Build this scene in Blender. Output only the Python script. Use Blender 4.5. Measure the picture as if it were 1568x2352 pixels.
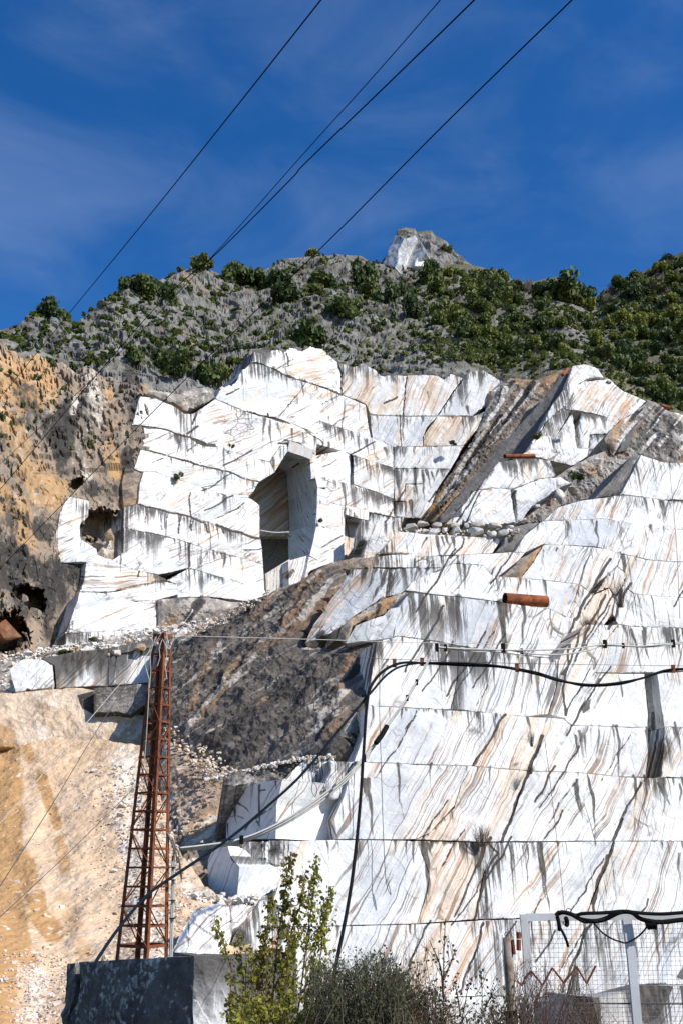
import bpy, bmesh, math, random
import numpy as np
from mathutils import Vector, Matrix, geometry
R = math.radians
random.seed(7); rng = np.random.default_rng(7)
for o in list(bpy.data.objects): bpy.data.objects.remove(o)
S = bpy.context.scene; COL = S.collection

# ------------------------------------------------------------ camera, sky, sun, exposure
CZ = 1.7; PITCH = R(20.0); FP = 35.0/36.0*2352.0
cam = bpy.data.objects.new('camera', bpy.data.cameras.new('camera')); COL.objects.link(cam)
cam.location = (0, 0, CZ); cam.rotation_euler = (R(90)+PITCH, 0, 0)
cam.data.sensor_fit = 'VERTICAL'; cam.data.sensor_height = 36; cam.data.lens = 35
cam.data.clip_start = 0.1; cam.data.clip_end = 6000
S.camera = cam
SUN_AZ = R(58)      # from straight behind the camera towards the right
SUN_EL = R(41)
sdir = Vector((math.sin(SUN_AZ)*math.cos(SUN_EL), -math.cos(SUN_AZ)*math.cos(SUN_EL), math.sin(SUN_EL)))
sun = bpy.data.objects.new('sun', bpy.data.lights.new('sun', 'SUN')); COL.objects.link(sun)
sun.data.energy = 5.0; sun.data.angle = R(0.53); sun.data.color = (1.0, 0.955, 0.89)
sun.rotation_euler = (-sdir).to_track_quat('-Z', 'Y').to_euler()
W = bpy.data.worlds.new('World'); S.world = W; W.use_nodes = True
wt = W.node_tree; wt.nodes.clear()
wo = wt.nodes.new('ShaderNodeOutputWorld'); bg = wt.nodes.new('ShaderNodeBackground')
sk = wt.nodes.new('ShaderNodeTexSky'); sk.sky_type = 'NISHITA'; sk.sun_disc = False
sk.sun_elevation = SUN_EL; sk.sun_rotation = math.pi - SUN_AZ
sk.altitude = 700; sk.air_density = 1.0; sk.dust_density = 0.55; sk.ozone_density = 2.2
hs = wt.nodes.new('ShaderNodeHueSaturation'); hs.inputs['Hue'].default_value = 0.509; hs.inputs['Saturation'].default_value = 1.38; hs.inputs['Value'].default_value = 1.42
wt.links.new(sk.outputs[0], hs.inputs['Color'])
tc = wt.nodes.new('ShaderNodeTexCoord')
mp = wt.nodes.new('ShaderNodeMapping'); mp.inputs['Scale'].default_value = (2.2, 1.2, 5.0); mp.inputs['Rotation'].default_value = (0, R(28), 0)
wt.links.new(tc.outputs['Generated'], mp.inputs['Vector'])
nz = wt.nodes.new('ShaderNodeTexNoise'); nz.inputs['Scale'].default_value = 2.2; nz.inputs['Detail'].default_value = 6; nz.inputs['Roughness'].default_value = 0.55; nz.inputs['Distortion'].default_value = 0.5
wt.links.new(mp.outputs[0], nz.inputs['Vector'])
mr = wt.nodes.new('ShaderNodeMapRange'); mr.interpolation_type = 'SMOOTHSTEP'
mr.inputs['From Min'].default_value = 0.40; mr.inputs['From Max'].default_value = 0.90; mr.inputs['To Max'].default_value = 0.15
wt.links.new(nz.outputs['Fac'], mr.inputs['Value'])
mx = wt.nodes.new('ShaderNodeMix'); mx.data_type = 'RGBA'; mx.inputs[7].default_value = (6.0, 7.2, 9.2, 1)
wt.links.new(mr.outputs[0], mx.inputs[0]); wt.links.new(hs.outputs[0], mx.inputs[6])
wt.links.new(mx.outputs[2], bg.inputs['Color']); bg.inputs['Strength'].default_value = 0.092
wt.links.new(bg.outputs[0], wo.inputs['Surface'])
S.view_settings.view_transform = 'Standard'; S.view_settings.look = 'None'
S.view_settings.exposure = 0.27; S.view_settings.gamma = 1.0
S.view_settings.use_curve_mapping = False
S.render.engine = 'CYCLES'

# ------------------------------------------------------------ picture <-> place
def ray(px, py):
    """direction with unit forward (Y) component for photo coordinates on a 1568 x 2352 grid"""
    dx = (np.asarray(px, float)-784.0)/FP; dy = (1176.0-np.asarray(py, float))/FP
    c, s = math.cos(PITCH), math.sin(PITCH)
    f = c - dy*s
    return np.stack([dx/f, np.ones_like(f), (s+dy*c)/f], -1)
def P3(px, py, Y):
    r = ray(px, py)*np.asarray(Y, float)[..., None]; r[..., 2] += CZ; return r
def at(px, py, Y): return Vector(P3(px, py, Y).tolist())
def topx(p):
    p = np.asarray(p, float); x, y, z = p[..., 0], p[..., 1], p[..., 2]-CZ
    c, s = math.cos(PITCH), math.sin(PITCH)
    f = y*c+z*s; u = -y*s+z*c
    return 784+FP*x/f, 1176-FP*u/f
def interp(xs, pts):
    a = np.array(pts, float); return np.interp(xs, a[:, 0], a[:, 1])

# ------------------------------------------------------------ noise in numpy
_perm = rng.permutation(256).astype(np.int64); _perm = np.concatenate([_perm, _perm, _perm])
_g = rng.normal(size=(256, 3)); _g /= np.linalg.norm(_g, axis=1)[:, None]
def pn(p):
    i = np.floor(p).astype(np.int64); f = p-i; i &= 255
    u = f*f*f*(f*(f*6-15)+10)
    out = 0
    for dx in (0, 1):
        wx = u[:, 0] if dx else 1-u[:, 0]
        for dy in (0, 1):
            wy = u[:, 1] if dy else 1-u[:, 1]
            for dz in (0, 1):
                wz = u[:, 2] if dz else 1-u[:, 2]
                h = _perm[_perm[_perm[(i[:, 0]+dx) & 255]+((i[:, 1]+dy) & 255)]+((i[:, 2]+dz) & 255)]
                g = _g[h]
                d = g[:, 0]*(f[:, 0]-dx)+g[:, 1]*(f[:, 1]-dy)+g[:, 2]*(f[:, 2]-dz)
                out = out+d*wx*wy*wz
    return out*1.5
def fbm(p, oc=4, ridged=False, gain=0.5):
    s = 0; a = 1.0; q = p.copy()
    for k in range(oc):
        n = pn(q)
        s = s + a*((0.5-np.abs(n)) if ridged else n)
        q = q*2.03+17.3; a *= gain
    return s

# ------------------------------------------------------------ object helpers
def link(o, parent=None):
    COL.objects.link(o)
    if parent is not None: o.parent = parent
    return o
def props(o, label=None, cat=None, group=None, kind=None):
    if label: o['label'] = label
    if cat: o['category'] = cat
    if group: o['group'] = group
    if kind: o['kind'] = kind
    return o
def empty(name, loc=(0, 0, 0), rz=0.0):
    o = bpy.data.objects.new(name, None); o.location = loc; o.rotation_euler = (0, 0, rz); o.empty_display_size = 0.2
    return link(o)
def meshobj(name, v, f, mat=None, parent=None, smooth=False):
    me = bpy.data.meshes.new(name)
    v = np.asarray(v, np.float32); 
    me.from_pydata(v.tolist(), [], [tuple(q) for q in f]); me.update()
    if mat: me.materials.append(mat)
    if smooth: me.polygons.foreach_set('use_smooth', [True]*len(me.polygons))
    o = bpy.data.objects.new(name, me); return link(o, parent)
class MB:
    def __init__(s): s.v = []; s.f = []
    def add(s, v, f):
        b = len(s.v); s.v += [tuple(x) for x in v]; s.f += [tuple(i+b for i in q) for q in f]
    def beam(s, a, b, w, h=None, up=None):
        h = h or w; a = Vector(a); b = Vector(b); d = (b-a).normalized()
        u = Vector(up) if up is not None else Vector((0, 0, 1))
        if abs(d.dot(u)) > .98: u = Vector((1, 0, 0))
        x = d.cross(u).normalized(); y = x.cross(d)
        vs = [p+x*(sx*w/2)+y*(sy*h/2) for p in (a, b) for sx, sy in ((-1, -1), (1, -1), (1, 1), (-1, 1))]
        s.add(vs, [(0, 1, 2, 3), (7, 6, 5, 4), (0, 4, 5, 1), (1, 5, 6, 2), (2, 6, 7, 3), (3, 7, 4, 0)])
    def tube(s, pts, r, n=6, cap=True):
        pts = [Vector(p) for p in pts]; rs = r if isinstance(r, (list, tuple)) else [r]*len(pts)
        ring = []; x = None
        for i, p in enumerate(pts):
            d = (pts[min(i+1, len(pts)-1)]-pts[max(i-1, 0)]).normalized()
            if x is None:
                u = Vector((0, 0, 1)) if abs(d.z) < .9 else Vector((1, 0, 0)); x = d.cross(u).normalized()
            x = (x-d*x.dot(d)).normalized(); y = d.cross(x)
            ring.append([p+(x*math.cos(2*math.pi*k/n)+y*math.sin(2*math.pi*k/n))*rs[i] for k in range(n)])
        v = [q for rg in ring for q in rg]; f = []
        for i in range(len(pts)-1):
            for k in range(n):
                a = i*n+k; b = i*n+(k+1) % n; f.append((a, b, b+n, a+n))
        if cap: f.append(tuple(range(n-1, -1, -1))); f.append(tuple((len(pts)-1)*n+k for k in range(n)))
        s.add(v, f)
    def build(s, name, mat=None, parent=None, smooth=False): return meshobj(name, s.v, s.f, mat, parent, smooth)
def spline(pts, n=10):
    """Catmull-Rom through 3D points"""
    P = [np.array(p, float) for p in pts]; P = [2*P[0]-P[1]]+P+[2*P[-1]-P[-2]]; out = []
    for i in range(1, len(P)-2):
        for k in range(n):
            t = k/n; a, b, c, d = P[i-1], P[i], P[i+1], P[i+2]
            out.append(.5*((2*b)+(c-a)*t+(2*a-5*b+4*c-d)*t*t+(3*b-a-3*c+d)*t**3))
    out.append(P[-2]); return out

# ------------------------------------------------------------ node helpers
class NT:
    def __init__(s, name):
        s.m = bpy.data.materials.new(name); s.m.use_nodes = True; s.t = s.m.node_tree
        s.bsdf = s.t.nodes['Principled BSDF']; s.out = s.t.nodes['Material Output']
    def n(s, typ, ins=None, **pr):
        nd = s.t.nodes.new('ShaderNode'+typ)
        for k, v in pr.items(): setattr(nd, k, v)
        for k, v in (ins or {}).items():
            sock = nd.inputs[k]
            if hasattr(v, 'is_linked') or isinstance(v, bpy.types.NodeSocket): s.t.links.new(v, sock)
            else: sock.default_value = v
        return nd
    def math(s, op, a, b=0.0, c=0.0, clamp=False):
        return s.n('Math', {0: a, 1: b, 2: c}, operation=op, use_clamp=clamp).outputs[0]
    def vmul(s, v, k): return s.n('VectorMath', {0: v, 1: k}, operation='MULTIPLY').outputs[0]
    def vadd(s, v, k): return s.n('VectorMath', {0: v, 1: k}, operation='ADD').outputs[0]
    def noise(s, v, scale=1.0, detail=4.0, rough=0.5, dist=0.0, col=False):
        nd = s.n('TexNoise', {'Vector': v, 'Scale': scale, 'Detail': detail, 'Roughness': rough, 'Distortion': dist})
        return nd.outputs['Color' if col else 'Fac']
    def ss(s, v, lo, hi, a=0.0, b=1.0):
        nd = s.n('MapRange', {'Value': v, 'From Min': lo, 'From Max': hi, 'To Min': a, 'To Max': b}, interpolation_type='SMOOTHSTEP'); return nd.outputs[0]
    def mix(s, f, a, b, bt='MIX'):
        nd = s.n('Mix', data_type='RGBA', blend_type=bt); 
        for i, v in ((0, f), (6, a), (7, b)):
            if isinstance(v, bpy.types.NodeSocket): s.t.links.new(v, nd.inputs[i])
            else: nd.inputs[i].default_value = v if i == 0 else (v[0], v[1], v[2], 1)
        return nd.outputs[2]
    def attr(s, name, typ='OBJECT'): return s.n('Attribute', attribute_name=name, attribute_type=typ)
    def finish(s, color, rough=0.8, bump=None, bstr=0.5, bdist=0.1, spec=0.25):
        L = s.t.links
        if isinstance(color, bpy.types.NodeSocket): L.new(color, s.bsdf.inputs['Base Color'])
        else: s.bsdf.inputs['Base Color'].default_value = (*color, 1)
        if isinstance(rough, bpy.types.NodeSocket): L.new(rough, s.bsdf.inputs['Roughness'])
        else: s.bsdf.inputs['Roughness'].default_value = rough
        s.bsdf.inputs['Specular IOR Level'].default_value = spec
        if bump is not None:
            b = s.n('Bump', {'Height': bump, 'Strength': bstr, 'Distance': bdist}); L.new(b.outputs[0], s.bsdf.inputs['Normal'])
        return s.m

def marble_material():
    t = NT('marble')
    uv = t.n('UVMap', uv_map='wall').outputs[0]
    A = lambda n: t.attr(n).outputs['Fac']
    pc = t.attr('paint', 'GEOMETRY'); sp = t.n('SeparateColor', {0: pc.outputs['Color']}); K, O, G = sp.outputs[0], sp.outputs[1], sp.outputs[2]; CR_ = pc.outputs['Alpha']
    below = t.attr('below', 'GEOMETRY').outputs['Fac']
    half = (-.5, -.5, -.5)
    wn = t.vadd(t.noise(uv, .16, 3, .5, 0, True), half)
    p = t.vadd(uv, t.vmul(wn, (1.5, 1.5, 0)))
    p = t.vadd(p, t.vmul(t.vadd(t.noise(uv, .9, 3, .6, 0, True), half), (.22, .22, 0)))
    rot = t.n('VectorRotate', {'Vector': p, 'Angle': t.math('MULTIPLY', A('dip'), -1.0)}, rotation_type='Z_AXIS').outputs[0]
    blotch = t.noise(uv, .10, 4, .55); patch = t.noise(t.vadd(uv, (77, 0, 0)), .21, 4, .6)
    fine = t.noise(uv, 2.2, 7, .7)
    c = t.mix(t.ss(fine, .3, .72), (.77, .76, .74), (.63, .63, .62))
    # blue grey bedding clouds
    g1 = t.noise(t.vmul(rot, (.045, .30, 1)), 1, 7, .65)
    gth = t.math('SUBTRACT', .63, t.math('MULTIPLY', A('grey'), .26))
    gm = t.ss(t.math('ADD', t.math('SUBTRACT', g1, gth), t.math('MULTIPLY', G, .35)), -.04, .14)
    c = t.mix(t.math('MULTIPLY', gm, .58), c, (.39, .43, .49))
    g2 = t.noise(t.vmul(rot, (.09, 1.6, 1)), 1, 6, .68)
    c = t.mix(t.math('MULTIPLY', t.math('MULTIPLY', t.ss(g2, .50, .74), t.ss(blotch, .38, .58)), .45), c, (.36, .38, .41))
    # cream and ochre seams
    o1 = t.noise(t.vadd(t.vmul(rot, (.05, .55, 1)), (31, 7, 0)), 1, 7, .66)
    oth = t.math('SUBTRACT', .67, t.math('MULTIPLY', A('ochre'), .25))
    ob = t.math('ADD', t.math('SUBTRACT', o1, oth), t.math('MULTIPLY', t.math('SUBTRACT', blotch, .5), .40))
    of = t.noise(t.vadd(t.vmul(rot, (.12, 2.2, 1)), (5, 77, 0)), 1, 5, .65)
    ob = t.math('ADD', ob, t.math('MULTIPLY', t.math('SUBTRACT', of, .5), .22))
    om = t.ss(t.math('ADD', ob, t.math('MULTIPLY', O, .34)), -.02, .22)
    c = t.mix(t.math('MULTIPLY', om, .55), c, (.64, .47, .30))
    o2 = t.noise(t.vadd(t.vmul(rot, (.07, 2.8, 1)), (3, 57, 0)), 1, 5, .65)
    o2m = t.math('MULTIPLY', t.ss(t.math('ADD', o2, t.math('MULTIPLY', ob, .60)), .55, .68), .80)
    c = t.mix(o2m, c, (.46, .24, .105))
    # thin dark seams along the bedding, in two sizes
    def lines(sa, sb, off, w, lo, hi):
        v1 = t.noise(t.vadd(t.vmul(rot, (sa, sb, 1)), off), 1, 3, .5); vl = t.math('ABSOLUTE', t.math('SUBTRACT', v1, .5))
        return t.math('MULTIPLY', t.ss(vl, w, w*.35), t.ss(patch, lo, hi))
    vm = t.math('MAXIMUM', lines(.016, .8, (11, 3, 0), .010, .40, .52), t.math('MULTIPLY', lines(.03, 2.4, (1, 63, 0), .012, .46, .58), .8))
    c = t.mix(t.math('MULTIPLY', vm, .82), c, t.mix(t.ss(blotch, .42, .58), (.12, .10, .085), (.30, .17, .09)))
    # crackle
    def crk(s, w): 
        d_ = t.n('TexVoronoi', {'Vector': t.vmul(rot, s), 'Scale': 1.0}, feature='DISTANCE_TO_EDGE').outputs['Distance']
        return t.ss(d_, w, w*.3)
    cb = t.noise(t.vadd(uv, (0, 41, 0)), .19, 5, .65)
    cth = t.math('SUBTRACT', .70, t.math('MULTIPLY', A('crack'), .30))
    cmask = t.ss(t.math('SUBTRACT', cb, cth), -.03, .09)
    cl = t.math('MAXIMUM', crk((.30, .85, 1), .05), t.math('MULTIPLY', crk((.8, 1.9, 1), .075), .7))
    cm = t.math('MULTIPLY', cl, cmask)
    c = t.mix(t.math('MULTIPLY', cm, .85), c, (.12, .09, .07))
    # fine chatter of small dark marks
    ch = t.noise(t.vadd(t.vmul(rot, (.9, 4.5, 1)), (8, 8, 0)), 1, 5, .75)
    c = t.mix(t.math('MULTIPLY', t.math('MULTIPLY', t.ss(ch, .60, .72), t.ss(cb, .50, .66)), .45), c, (.16, .13, .11))
    # black lichen runs hanging from the ledges
    wu = t.vmul(wn, (.35, 0, 0))
    d1 = t.noise(t.vadd(t.vadd(t.vmul(uv, (2.3, .045, 1)), (5, 9, 0)), wu), 1, 7, .80)
    dlen = t.noise(t.vmul(uv, (.30, .02, 1)), 1, 4, .6)
    ln = t.ss(dlen, .36, .72, .25, 9.0)
    fall = t.ss(t.math('DIVIDE', below, ln), 0.15, 1.0, 1.0, 0.0)
    dth = t.math('ADD', t.math('SUBTRACT', .70, t.math('MULTIPLY', A('drip'), .32)), t.math('MULTIPLY', t.math('SUBTRACT', t.noise(t.vadd(uv, (13, 0, 0)), .09, 3, .5), .47), .75))
    brk = t.noise(t.vmul(uv, (4.0, 1.1, 1)), 1, 5, .7)
    dm = t.math('MULTIPLY', t.ss(t.math('SUBTRACT', t.math('ADD', t.math('ADD', d1, t.math('MULTIPLY', fall, .12)), t.math('MULTIPLY', t.math('SUBTRACT', brk, .5), .18)), dth), 0.0, .07), fall)
    c = t.mix(t.math('MULTIPLY', dm, .90), c, (.045, .04, .036))
    # traced lichen stains: fibrous, running down the face
    kn = t.noise(t.vadd(t.vmul(uv, (3.4, .10, 1)), wu), 1, 6, .75)
    km = t.ss(t.math('ADD', K, t.math('ADD', t.math('MULTIPLY', t.math('SUBTRACT', kn, .5), 1.5), t.math('MULTIPLY', t.math('SUBTRACT', brk, .5), .6))), .30, .74)
    km = t.math('MULTIPLY', km, t.ss(K, .02, .22))
    c = t.mix(t.math('MULTIPLY', km, .92), c, t.mix(t.ss(brk, .4, .65), (.04, .036, .033), (.13, .115, .10)))
    # traced cracks
    cn = t.noise(uv, 3.2, 5, .7)
    ck = t.ss(t.math('ADD', CR_, t.math('MULTIPLY', t.math('SUBTRACT', cn, .5), 1.1)), .33, .56); ck = t.math('MULTIPLY', ck, t.ss(CR_, .02, .3))
    c = t.mix(t.math('MULTIPLY', ck, .95), c, (.05, .04, .032))
    # dark tone over a whole face: weathering on some, painted shade on others
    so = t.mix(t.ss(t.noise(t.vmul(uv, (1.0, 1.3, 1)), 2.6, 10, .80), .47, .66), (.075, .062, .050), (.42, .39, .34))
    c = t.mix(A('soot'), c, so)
    hb = t.math('ADD', t.math('MULTIPLY', fine, .45), t.math('MULTIPLY', t.math('MAXIMUM', t.math('MAXIMUM', cm, vm), ck), -.35))
    hb = t.math('ADD', hb, t.math('MULTIPLY', t.noise(uv, 7.0, 4, .6), .12)); hb = t.math('ADD', hb, t.math('MULTIPLY', t.noise(uv, .7, 5, .6), .9))
    return t.finish(c, .78, hb, .65, .14, .2)

def rock_material(name, cols, osc=.06, och=.5, pale=.66, streak=(1, 1, 1), blk=.42, fine=1.3, bd=.25, green=None, bed=None):
    """cols = base, dark, ochre, pale; break-up by several noises in world space"""
    t = NT(name)
    geo = t.n('NewGeometry'); pos = geo.outputs['Position']
    pc = t.attr('paint', 'GEOMETRY'); sp = t.n('SeparateColor', {0: pc.outputs['Color']}); K, O, G = sp.outputs[0], sp.outputs[1], sp.outputs[2]
    q = t.vmul(pos, streak)
    if bed:
        uv = t.n('UVMap', uv_map='wall').outputs[0]
        uvw = t.vadd(uv, t.vmul(t.vadd(t.noise(uv, .35, 4, .6, 0, True), (-.5, -.5, -.5)), (1.6, 1.6, 0)))
        rt = t.n('VectorRotate', {'Vector': uvw, 'Angle': t.math('MULTIPLY', t.attr('dip').outputs['Fac'], -1.0)}, rotation_type='Z_AXIS').outputs[0]
        q = t.vmul(rt, (bed, 1.0, 1.0))
    n1 = t.noise(q, .35, 7, .68); n2 = t.noise(t.vadd(q, (40, 3, 8)), osc, 5, .6); n3 = t.noise(t.vadd(q, (9, 70, 1)), fine, 6, .7)
    n4 = t.noise(t.vadd(q, (1, 5, 90)), .13, 6, .65)
    c = t.mix(t.ss(n1, .35, .68), cols[0], cols[1])
    c = t.mix(t.math('MULTIPLY', t.ss(t.math('ADD', t.math('ADD', n2, t.math('MULTIPLY', t.math('SUBTRACT', n1, .5), .5)), t.math('MULTIPLY', O, .3)), och, och+.14), .92), c, cols[2])
    c = t.mix(t.math('MULTIPLY', t.ss(t.math('ADD', t.math('MULTIPLY', n3, .6), t.math('MULTIPLY', n4, .4)), pale-.06, pale+.02), .9), c, cols[3])
    c = t.mix(t.math('MULTIPLY', t.ss(t.math('ADD', n4, t.math('ADD', t.math('MULTIPLY', t.math('SUBTRACT', n3, .5), .4), t.math('MULTIPLY', K, .35))), 1-blk, 1-blk+.09), .88), c, (.04, .038, .037))
    km = t.ss(t.math('ADD', K, t.math('MULTIPLY', t.math('SUBTRACT', n3, .5), .7)), .40, .75)
    c = t.mix(t.math('MULTIPLY', km, .9), c, (.038, .036, .035))
    gm = t.ss(t.math('ADD', G, t.math('MULTIPLY', t.math('SUBTRACT', n3, .5), .8)), .40, .70)
    c = t.mix(t.math('MULTIPLY', gm, .9), c, cols[3])
    if green:
        up = t.n('SeparateXYZ', {0: geo.outputs['Normal']}).outputs[2]
        gg = t.noise(t.vadd(pos, (3, 3, 33)), .055, 5, .6)
        m = t.math('MULTIPLY', t.ss(t.math('ADD', up, t.math('MULTIPLY', t.math('SUBTRACT', n3, .5), .6)), .30, .62), t.ss(gg, .36, .54))
        c = t.mix(t.math('MULTIPLY', m, .85), c, t.mix(t.ss(n1, .35, .65), green[0], green[1]))
    c = t.mix(t.ss(n3, .25, .62, .40, 0), c, (.035, .032, .03)); c = t.mix(t.ss(t.noise(q, 4.0, 4, .7), .60, .74, 0, .45), c, cols[3])
    h = t.math('ADD', n1, t.math('MULTIPLY', n3, .45))
    h = t.math('ADD', h, t.math('MULTIPLY', n4, .8)); return t.finish(c, .9, h, .9, bd, .15)
def plain(name, col, rough=.6, metal=0.0, var=.25, scale=6.0, col2=None, thr=(.45, .65)):
    t = NT(name); pos = t.n('TexCoord').outputs['Object']
    n = t.noise(pos, scale, 5, .6)
    c2 = col2 or tuple(x*(1-var) for x in col)
    c = t.mix(t.ss(n, *thr), col, c2)
    t.bsdf.inputs['Metallic'].default_value = metal
    return t.finish(c, rough, n, .25, .02)
def leaf_material(name, ramp, trans=.25):
    t = NT(name)
    rnd = t.n('ObjectInfo').outputs['Random']; pos = t.n('TexCoord').outputs['Object']
    n = t.noise(pos, 2.5, 2, .5)
    f = t.math('ADD', t.math('MULTIPLY', rnd, .7), t.math('MULTIPLY', n, .4), clamp=True)
    cr = t.n('ValToRGB', {0: f}); el = cr.color_ramp.elements
    el[0].position = ramp[0][0]; el[0].color = (*ramp[0][1], 1); el[1].position = ramp[-1][0]; el[1].color = (*ramp[-1][1], 1)
    for p_, c_ in ramp[1:-1]:
        e = el.new(p_); e.color = (*c_, 1)
    m = t.finish(cr.outputs[0], .6, None, spec=.2)
    if trans:
        tr = t.n('BsdfTranslucent', {'Color': cr.outputs[0]}); mxs = t.n('MixShader', {0: trans, 1: t.bsdf.outputs[0], 2: tr.outputs[0]})
        t.t.links.new(mxs.outputs[0], t.out.inputs['Surface'])
    return m

M = {}
M['marble'] = marble_material()
M['dark_slab'] = rock_material('dark_slab_rock', [(.17, .145, .12), (.060, .053, .047), (.28, .18, .11), (.50, .44, .37)], .10, .57, .60, (1.0, 1.0, .45), .40, 1.6, .3, None, .22)
M['ochre'] = rock_material('ochre_cliff_rock', [(.36, .275, .20), (.16, .145, .13), (.50, .31, .15), (.60, .55, .48)], .06, .53, .60, (1, 1, .6), .44, 1.4, .4)
M['black_block'] = rock_material('black_weathered_stone', [(.15, .138, .125), (.065, .06, .055), (.22, .17, .13), (.56, .54, .50)], .06, .64, .585, (4.5, 4.5, 4.5), .42, 1.4, .035)
M['red_rock'] = rock_material('red_brown_rock', [(.26, .11, .055), (.12, .06, .04), (.36, .19, .10), (.45, .36, .28)], .2, .55, .68, (1, 1, 1), .42, 2.0, .2)
M['orange_rock'] = rock_material('orange_rock', [(.50, .25, .095), (.24, .13, .07), (.58, .33, .15), (.62, .52, .40)], .2, .5, .66, (1, 1, .6), .38, 2.0, .2)
M['tan_rock'] = rock_material('tan_rock', [(.46, .34, .24), (.24, .18, .135), (.52, .33, .18), (.64, .58, .50)], .14, .53, .58, (1, 1, .6), .40, 1.5, .3, None, .25)
M['grey_slab'] = rock_material('grey_slab_rock', [(.23, .215, .205), (.11, .105, .10), (.27, .20, .14), (.46, .44, .41)], .10, .66, .64, (1, 1, 1), .36, 1.6, .2, None, .12)
M['brown'] = rock_material('brown_rock', [(.33, .26, .20), (.13, .11, .095), (.46, .28, .14), (.62, .58, .53)], .14, .53, .57, (1, 1, .6), .43, 1.5, .3, None, .25)
M['rough'] = rock_material('broken_rock', [(.42, .38, .33), (.17, .15, .14), (.50, .31, .16), (.68, .66, .63)], .16, .55, .58, (1, 1, .6), .45)
M['crag'] = rock_material('grey_crag_rock', [(.27, .265, .255), (.105, .10, .095), (.36, .27, .18), (.46, .45, .43)], .035, .60, .62, (1, 1, .8), .47, 1.0, .45, [(.07, .085, .03), (.15, .12, .06)])
M['hill'] = rock_material('hillside_soil', [(.25, .20, .15), (.15, .12, .09), (.32, .24, .16), (.42, .40, .37)], .05, .60, .66, (1, 1, 1), .36, 1.0, .4, [(.06, .075, .022), (.10, .10, .035)])
M['core'] = rock_material('quarry_core_rock', [(.12, .11, .10), (.06, .055, .05), (.2, .14, .09), (.3, .28, .26)], .1, .6, .7)
M['ochre_wall'] = rock_material('stained_quarry_wall', [(.66, .53, .40), (.56, .40, .26), (.52, .32, .16), (.74, .69, .62)], .10, .60, .58, (1, 1, .7), .30)
# ------------------------------------------------------------ builders for rock faces
FAM = {  # anchor on the photo, its distance, heading of the wall (degrees from straight ahead to the right), lean
 'L': (600, 1370, 125, 49.5, 7), 'C': (950, 1180, 146, 80, 5), 'RU': (1300, 1000, 141, 76, 12),
 'RM': (1150, 1200, 122, 74, 8), 'F7': (1450, 1200, 86, 72, 6), 'F6': (1050, 1275, 78, 72, 5), 'F5b': (1250, 1330, 74, 72, 5), 'F5': (1050, 1380, 70, 71, 5),
 'F4': (1050, 1480, 66, 70, 4), 'F3': (1050, 1630, 63, 70, 4), 'F2': (1050, 1765, 60.5, 70, 4), 'F1': (1050, 1930, 58.5, 70, 4),
 'F0': (1050, 2120, 57, 70, 4), 'N': (1050, 2290, 55.6, 70, 4), 'O': (1050, 2420, 54.6, 72, 3),
 'LB': (260, 1480, 106, 56, 6), 'LC': (180, 1590, 81.5, 80, 8), 'LD': (150, 1700, 79, 88, 18),
 'BS': (560, 1925, 57, 138, 1), 'BR': (640, 1925, 57, 76, 8), 'BS2': (520, 2075, 52, 136, 1), 'BR2': (600, 2060, 53, 78, 8), 'BW': (480, 2190, 43.5, 75, 30)}
STROKES = []   # (channel, half width, strength, [(x, y), ...]) traced stains on the 1568 grid
def pip(px, py, poly):
    ins = np.zeros(len(px), bool); n = len(poly)
    for i in range(n):
        x1, y1 = poly[i]; x2, y2 = poly[(i+1) % n]
        if y1 == y2: continue
        c = ((y1 > py) != (y2 > py)) & (px < (x2-x1)*(py-y1)/(y2-y1)+x1); ins ^= c
    return ins
def segdist(px, py, a, b):
    ax, ay = a; bx, by = b; dx, dy = bx-ax, by-ay; l2 = dx*dx+dy*dy+1e-9
    t = np.clip(((px-ax)*dx+(py-ay)*dy)/l2, 0, 1); return np.hypot(px-ax-t*dx, py-ay-t*dy)
def paint(px, py):
    out = np.zeros((len(px), 4), np.float32); 
    x0, x1, y0, y1 = px.min(), px.max(), py.min(), py.max()
    q = np.c_[px*.022, py*.022, np.zeros(len(px))]; q2 = np.c_[px*.11, py*.06, np.ones(len(px))]
    px = px+fbm(q, 2)*5+pn(q2)*.8; py = py+fbm(q+7, 2)*4
    for ch, w, st, pts in STROKES:
        if ch == 'C': w = max(w, 2.3)
        xs = [p[0] for p in pts]; ys = [p[1] for p in pts]
        if max(xs)+2*w < x0 or min(xs)-2*w > x1 or max(ys)+2*w < y0 or min(ys)-2*w > y1: continue
        if len(pts) > 2 and pts[0] == pts[-1]:     # closed: filled patch
            ins = pip(px, py, pts[:-1]); d = np.full(len(px), 1e9)
            for a, b in zip(pts[:-1], pts[1:]): d = np.minimum(d, segdist(px, py, a, b))
            f = np.where(ins, 1.0, np.clip(1-d/(w+1e-6), 0, 1))
        else:
            d = np.full(len(px), 1e9)
            for a, b in zip(pts[:-1], pts[1:]): d = np.minimum(d, segdist(px, py, a, b))
            f = np.clip(1.5-d/w, 0, 1)
            if ch == 'K':   # runs thin out downwards
                ya, yb = pts[0][1], pts[-1][1]
                if yb > ya: s_ = np.clip((py-ya)/(yb-ya), 0, 1); f = np.clip(1.5-d/(w*1.25*(1-.45*s_)), 0, 1)*(1-.45*s_**1.5)
        k = 'KOGC'.index(ch); out[:, k] = np.maximum(out[:, k], f*st)
    return out
QUARRY = None
PLANES = []
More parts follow.
